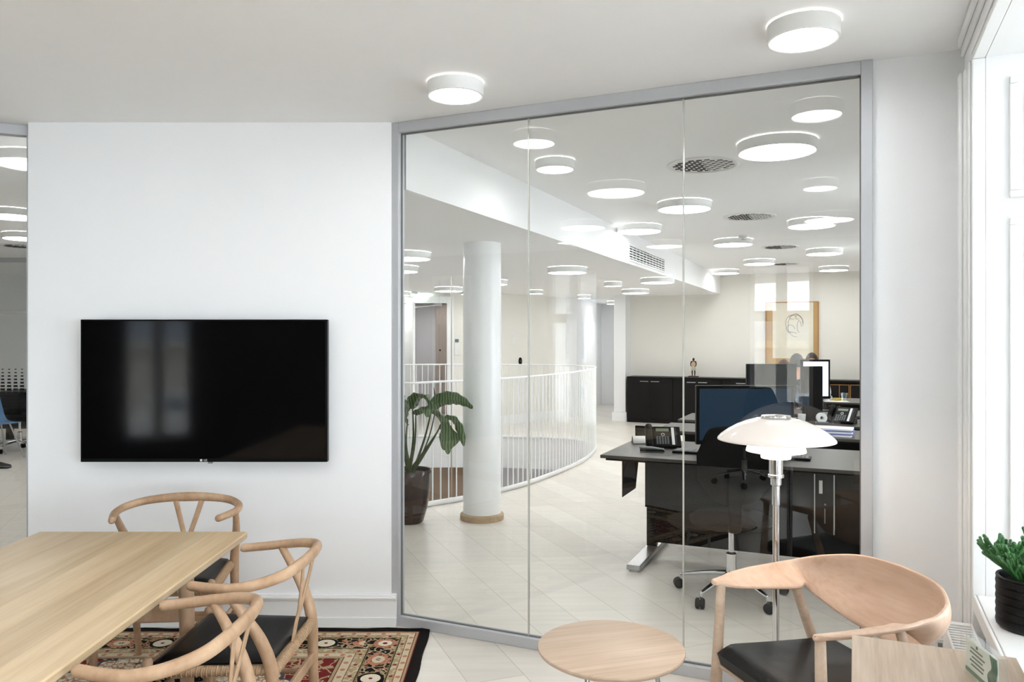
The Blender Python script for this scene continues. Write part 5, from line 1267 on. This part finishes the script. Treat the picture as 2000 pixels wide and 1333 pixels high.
# ------------------------------------------------------------------ people
def person(name, loc, rz, label, skin, hair, shirt, trouser, long_hair=False, seat=0.47, arms='desk', hs=1.0):
    t = empty(name, loc, rz, label, 'person')
    def skinned(nm, pts, edges, radii, m, sub=1, root=0):
        me = bpy.data.meshes.new(nm); me.from_pydata(pts, edges, []); me.update()
        o = bpy.data.objects.new(nm, me); C.objects.link(o); me.materials.append(m)
        o.modifiers.new('skin', 'SKIN'); o.modifiers['skin'].use_smooth_shade = True
        sv = me.skin_vertices[0].data if me.skin_vertices else None
        if sv is None:
            bm = bmesh.new(); bm.from_mesh(me); bm.verts.layers.skin.verify(); bm.to_mesh(me); bm.free(); sv = me.skin_vertices[0].data
        for i, r in enumerate(radii): sv[i].radius = (r, r) if not isinstance(r, tuple) else r; sv[i].use_root = (i == root)
        k = o.modifiers.new('sub', 'SUBSURF'); k.levels = k.render_levels = sub
        o.parent = t; return o
    z = seat+0.08
    # front is -Y
    pts = [(0, 0, z), (0, 0.0, z+0.18), (0, -0.01, z+0.36), (0, -0.015, z+0.46), (0, -0.03, z+0.54), (0, -0.035, z+0.60), (0, -0.03, z+0.68)]
    rad = [(0.15, 0.11), (0.14, 0.10), (0.16, 0.105), (0.09, 0.075), (0.05, 0.05), (0.07, 0.085), (0.075, 0.09)]
    edg = [(i, i+1) for i in range(6)]
    def chain(start, P, R):
        prev = start
        for p_, r_ in zip(P, R): pts.append(p_); rad.append(r_); edg.append((prev, len(pts)-1)); prev = len(pts)-1
        return prev
    for s in (-1, 1):
        w_ = chain(3, [(s*0.17, -0.01, z+0.42), (s*0.22, -0.06, z+0.18), (s*0.16, -0.30, z+0.20), (s*0.15, -0.36, z+0.20)], [0.055, 0.042, 0.028, (0.035, 0.018)])
        for q in range(4): chain(w_, [(s*(0.125+0.018*q), -0.40, z+0.205), (s*(0.125+0.018*q), -0.43+0.006*abs(q-1.5), z+0.19)], [0.009, 0.007])
        chain(w_, [(s*0.115, -0.365, z+0.195), (s*0.10, -0.39, z+0.19)], [0.010, 0.008])
        chain(0, [(s*0.10, -0.05, z-0.01), (s*0.12, -0.42, z+0.0), (s*0.12, -0.43, 0.12), (s*0.12, -0.44, 0.05), (s*0.12, -0.56, 0.035)], [0.085, 0.06, 0.04, 0.04, (0.04, 0.028)])
    skinned('body', pts, edg, rad, skin)
    # head detail over the neck
    h = MB(); hz = z+0.66
    h.ball((0, -0.035, hz), (0.076, 0.094, 0.112), 24, 16); h.sweep([(0, -0.122, hz+0.01), (0, -0.142, hz-0.022), (0, -0.128, hz-0.03)], [0.008, 0.014, 0.010], 8)
    for s in (-1, 1): h.ball((s*0.078, -0.03, hz-0.005), (0.010, 0.02, 0.03), 10, 8)
    h.sweep([(-0.022, -0.122, hz-0.052), (0, -0.128, hz-0.053), (0.022, -0.122, hz-0.052)], 0.005, 6); h.build('head', skin, t)
    for s in (-1, 1): MB().ball((s*0.03, -0.118, hz+0.012), (0.012, 0.008, 0.008), 10, 8).build('eye', INK, t)
    hr = MB(); rows = []
    for i in range(12):
        th = PI*0.60*i/11
        row = []
        for j in range(25):
            ph = 2*PI*j/24; front = max(0, -math.sin(ph))
            thf = th*(1-0.42*front)
            k = 1.09+0.02*math.sin(j*3+i)
            row.append(hr.V((0.078*k*math.sin(thf)*math.cos(ph), -0.033+0.097*k*math.sin(thf)*math.sin(ph), hz+0.006+0.116*k*math.cos(thf)-(0.14*max(0, (i-7)/4)*(1-front) if long_hair else 0))))
        rows.append(row)
    for a, b in zip(rows, rows[1:]):
        for j in range(24): hr.F([a[j], b[j], b[j+1], a[j+1]])
    hr.build('hair', hair, t, solid=0.012)
    P = [(0, 0, z), (0, 0.0, z+0.18), (0, -0.01, z+0.36), (0, -0.015, z+0.47)]; E_ = [(0, 1), (1, 2), (2, 3)]; R = [(0.17, 0.13), (0.158, 0.115), (0.175, 0.12), (0.085, 0.08)]
    for s in (-1, 1):
        b = len(P); P += [(s*0.17, -0.01, z+0.42), (s*0.225, -0.06, z+0.18), (s*0.165, -0.27, z+0.20)]; R += [0.068, 0.055, 0.038]; E_ += [(3, b), (b, b+1), (b+1, b+2)]
    skinned('shirt', P, E_, R, shirt)
    P = [(0, 0, z)]; E_ = []; R = [(0.16, 0.12)]
    for s in (-1, 1):
        b = len(P); P += [(s*0.10, -0.05, z-0.01), (s*0.12, -0.42, z+0.0), (s*0.12, -0.43, 0.075)]; R += [0.095, 0.072, 0.055]; E_ += [(0, b), (b, b+1), (b+1, b+2)]
    skinned('trousers', P, E_, R, trouser)
    for s in (-1, 1):
        f = MB(); f.sweep(spline([(s*0.12, -0.40, 0.045), (s*0.12, -0.47, 0.045), (s*0.12, -0.56, 0.034), (s*0.12, -0.64, 0.026)], 4), [(0.036, 0.042), (0.04, 0.042), (0.045, 0.03), (0.03, 0.02)], 12); f.box(s*0.12-0.04, s*0.12+0.04, -0.64, -0.37, 0.0, 0.012); f.build('shoe', BLACKL, t)
    return t
p1 = W(uvat(1531, 6.03), 6.03); p2 = W(uvat(1556, 6.80), 6.80); p3 = W(uvat(1586, 8.5), 8.5)
person('person', p1, math.radians(-20), 'brown-haired seated person, only the hair showing above the dark monitor', SKIN, HAIRB, SHIRTN, DARKCLOTH, True)
person('person', p2, math.radians(158), 'grey-haired seated person seen from behind, between the two others', SKIN, HAIRG, SHIRTN, DARKCLOTH)
person('person', p3, math.radians(-25), 'dark-haired seated person in a white shirt behind the lit screen', SKIN, HAIRD, SHIRTW, DARKCLOTH)
for p_, y_ in zip((p1, p2, p3), (704, 692, 690)):
    for o in C.objects:
        if o.name.startswith('person') and (o.location-p_).length < 1e-4: o.scale = (zat(y_, p_.y)/1.34,)*3
labs = ['black swivel chair under the brown-haired person', 'black swivel chair under the grey-haired person', 'black swivel chair under the person in white shirt']
for p_, l_ in zip((p1, p2, p3), labs):
    place(copy_tree(sw), p_.x, p_.y, math.radians(160), l_, SG, 'office chair', 0)
# seated person at the far left behind the narrow glass
lf = fl(19, 922)
pl = person('person', lf+Vector((-0.80, 0.12, 0)), math.radians(90), 'seated person in charcoal trousers and black shoes, behind the narrow left glass', SKIN, HAIRD, SHIRTN, DARKCLOTH)
bc = copy_tree(sw); place(bc, lf.x-0.80, lf.y+0.12, math.radians(-90), 'swivel chair under the seated person behind the narrow left glass', SG, 'office chair')

# ------------------------------------------------------------------ left office: dotted glass screen, dark desks, chairs
fm = empty('glass_screen', (-7.6, 10.8, 0), 0, 'glass screen with black dot pattern seen through the narrow left glass', 'glass screen')
MB().box(0, 2.2, -0.03, 0.03, 0, 0.09).build('base_rail', TRIM, fm); MB().box(0, 2.2, -0.03, 0.03, ZC-0.06, ZC).build('head_rail', ALU, fm)
MB().box(0, 2.2, -0.006, 0.006, 0.09, ZC-0.06).build('pane', GLASS, fm, smooth=False)
MB().box(0, 2.2, -0.034, -0.03, 1.86, 1.885).build('transom', ALU, fm)
f_ = MB()
for j in range(12):
    z = 1.08-j*0.047; s_ = 0.010+0.0026*j
    for i in range(24): cx = 0.04+i*0.09; f_.box(cx-s_*1.25, cx+s_*1.25, -0.0085, -0.0065, z-s_*0.62, z+s_*0.62)
f_.build('dot_film', FILM, fm, smooth=False)
dk2 = empty('office_desk', (-7.6, 11.2, 0), 0, 'black fronted desk behind the dotted glass screen', 'desk')
MB().box(0, 2.3, 0, 0.75, 0.70, 0.73).build('desk_top', BLACKM, dk2); MB().box(0, 2.3, 0.02, 0.05, 0.20, 0.70).build('front_panel', BLACKM, dk2)
for x in (0.1, 2.2): MB().box(x-0.03, x+0.03, 0.3, 0.4, 0, 0.70).build('leg', BLACKM, dk2)
for i, (x, y, l_) in enumerate(((-7.3, 10.35, 'black swivel chair before the dotted glass screen, left one'), (-6.62, 10.4, 'black swivel chair before the dotted glass screen, right one'))):
    place(copy_tree(sw), x, y, 0.5+i*1.2, l_, SG, 'office chair')
bs = empty('shell_chair', (-6.50, 9.75, 0), math.radians(60), 'blue shell chair at the edge of the narrow left glass', 'chair')
m_ = MB(); m_.sweep(spline([(0, -0.22, 0.45), (0, 0.0, 0.44), (0, 0.18, 0.47), (0, 0.25, 0.60), (0, 0.28, 0.80)], 6), [(0.19, 0.012), (0.22, 0.014), (0.21, 0.014), (0.20, 0.014), (0.17, 0.010)], 24); m_.build('shell', BLUEF, bs)
for sx_ in (-1, 1):
    for sy_ in (-1, 1): MB().tube((sx_*0.10, sy_*0.10, 0.44), (sx_*0.22, sy_*0.22, 0), 0.010).build('leg', SILVER, bs)
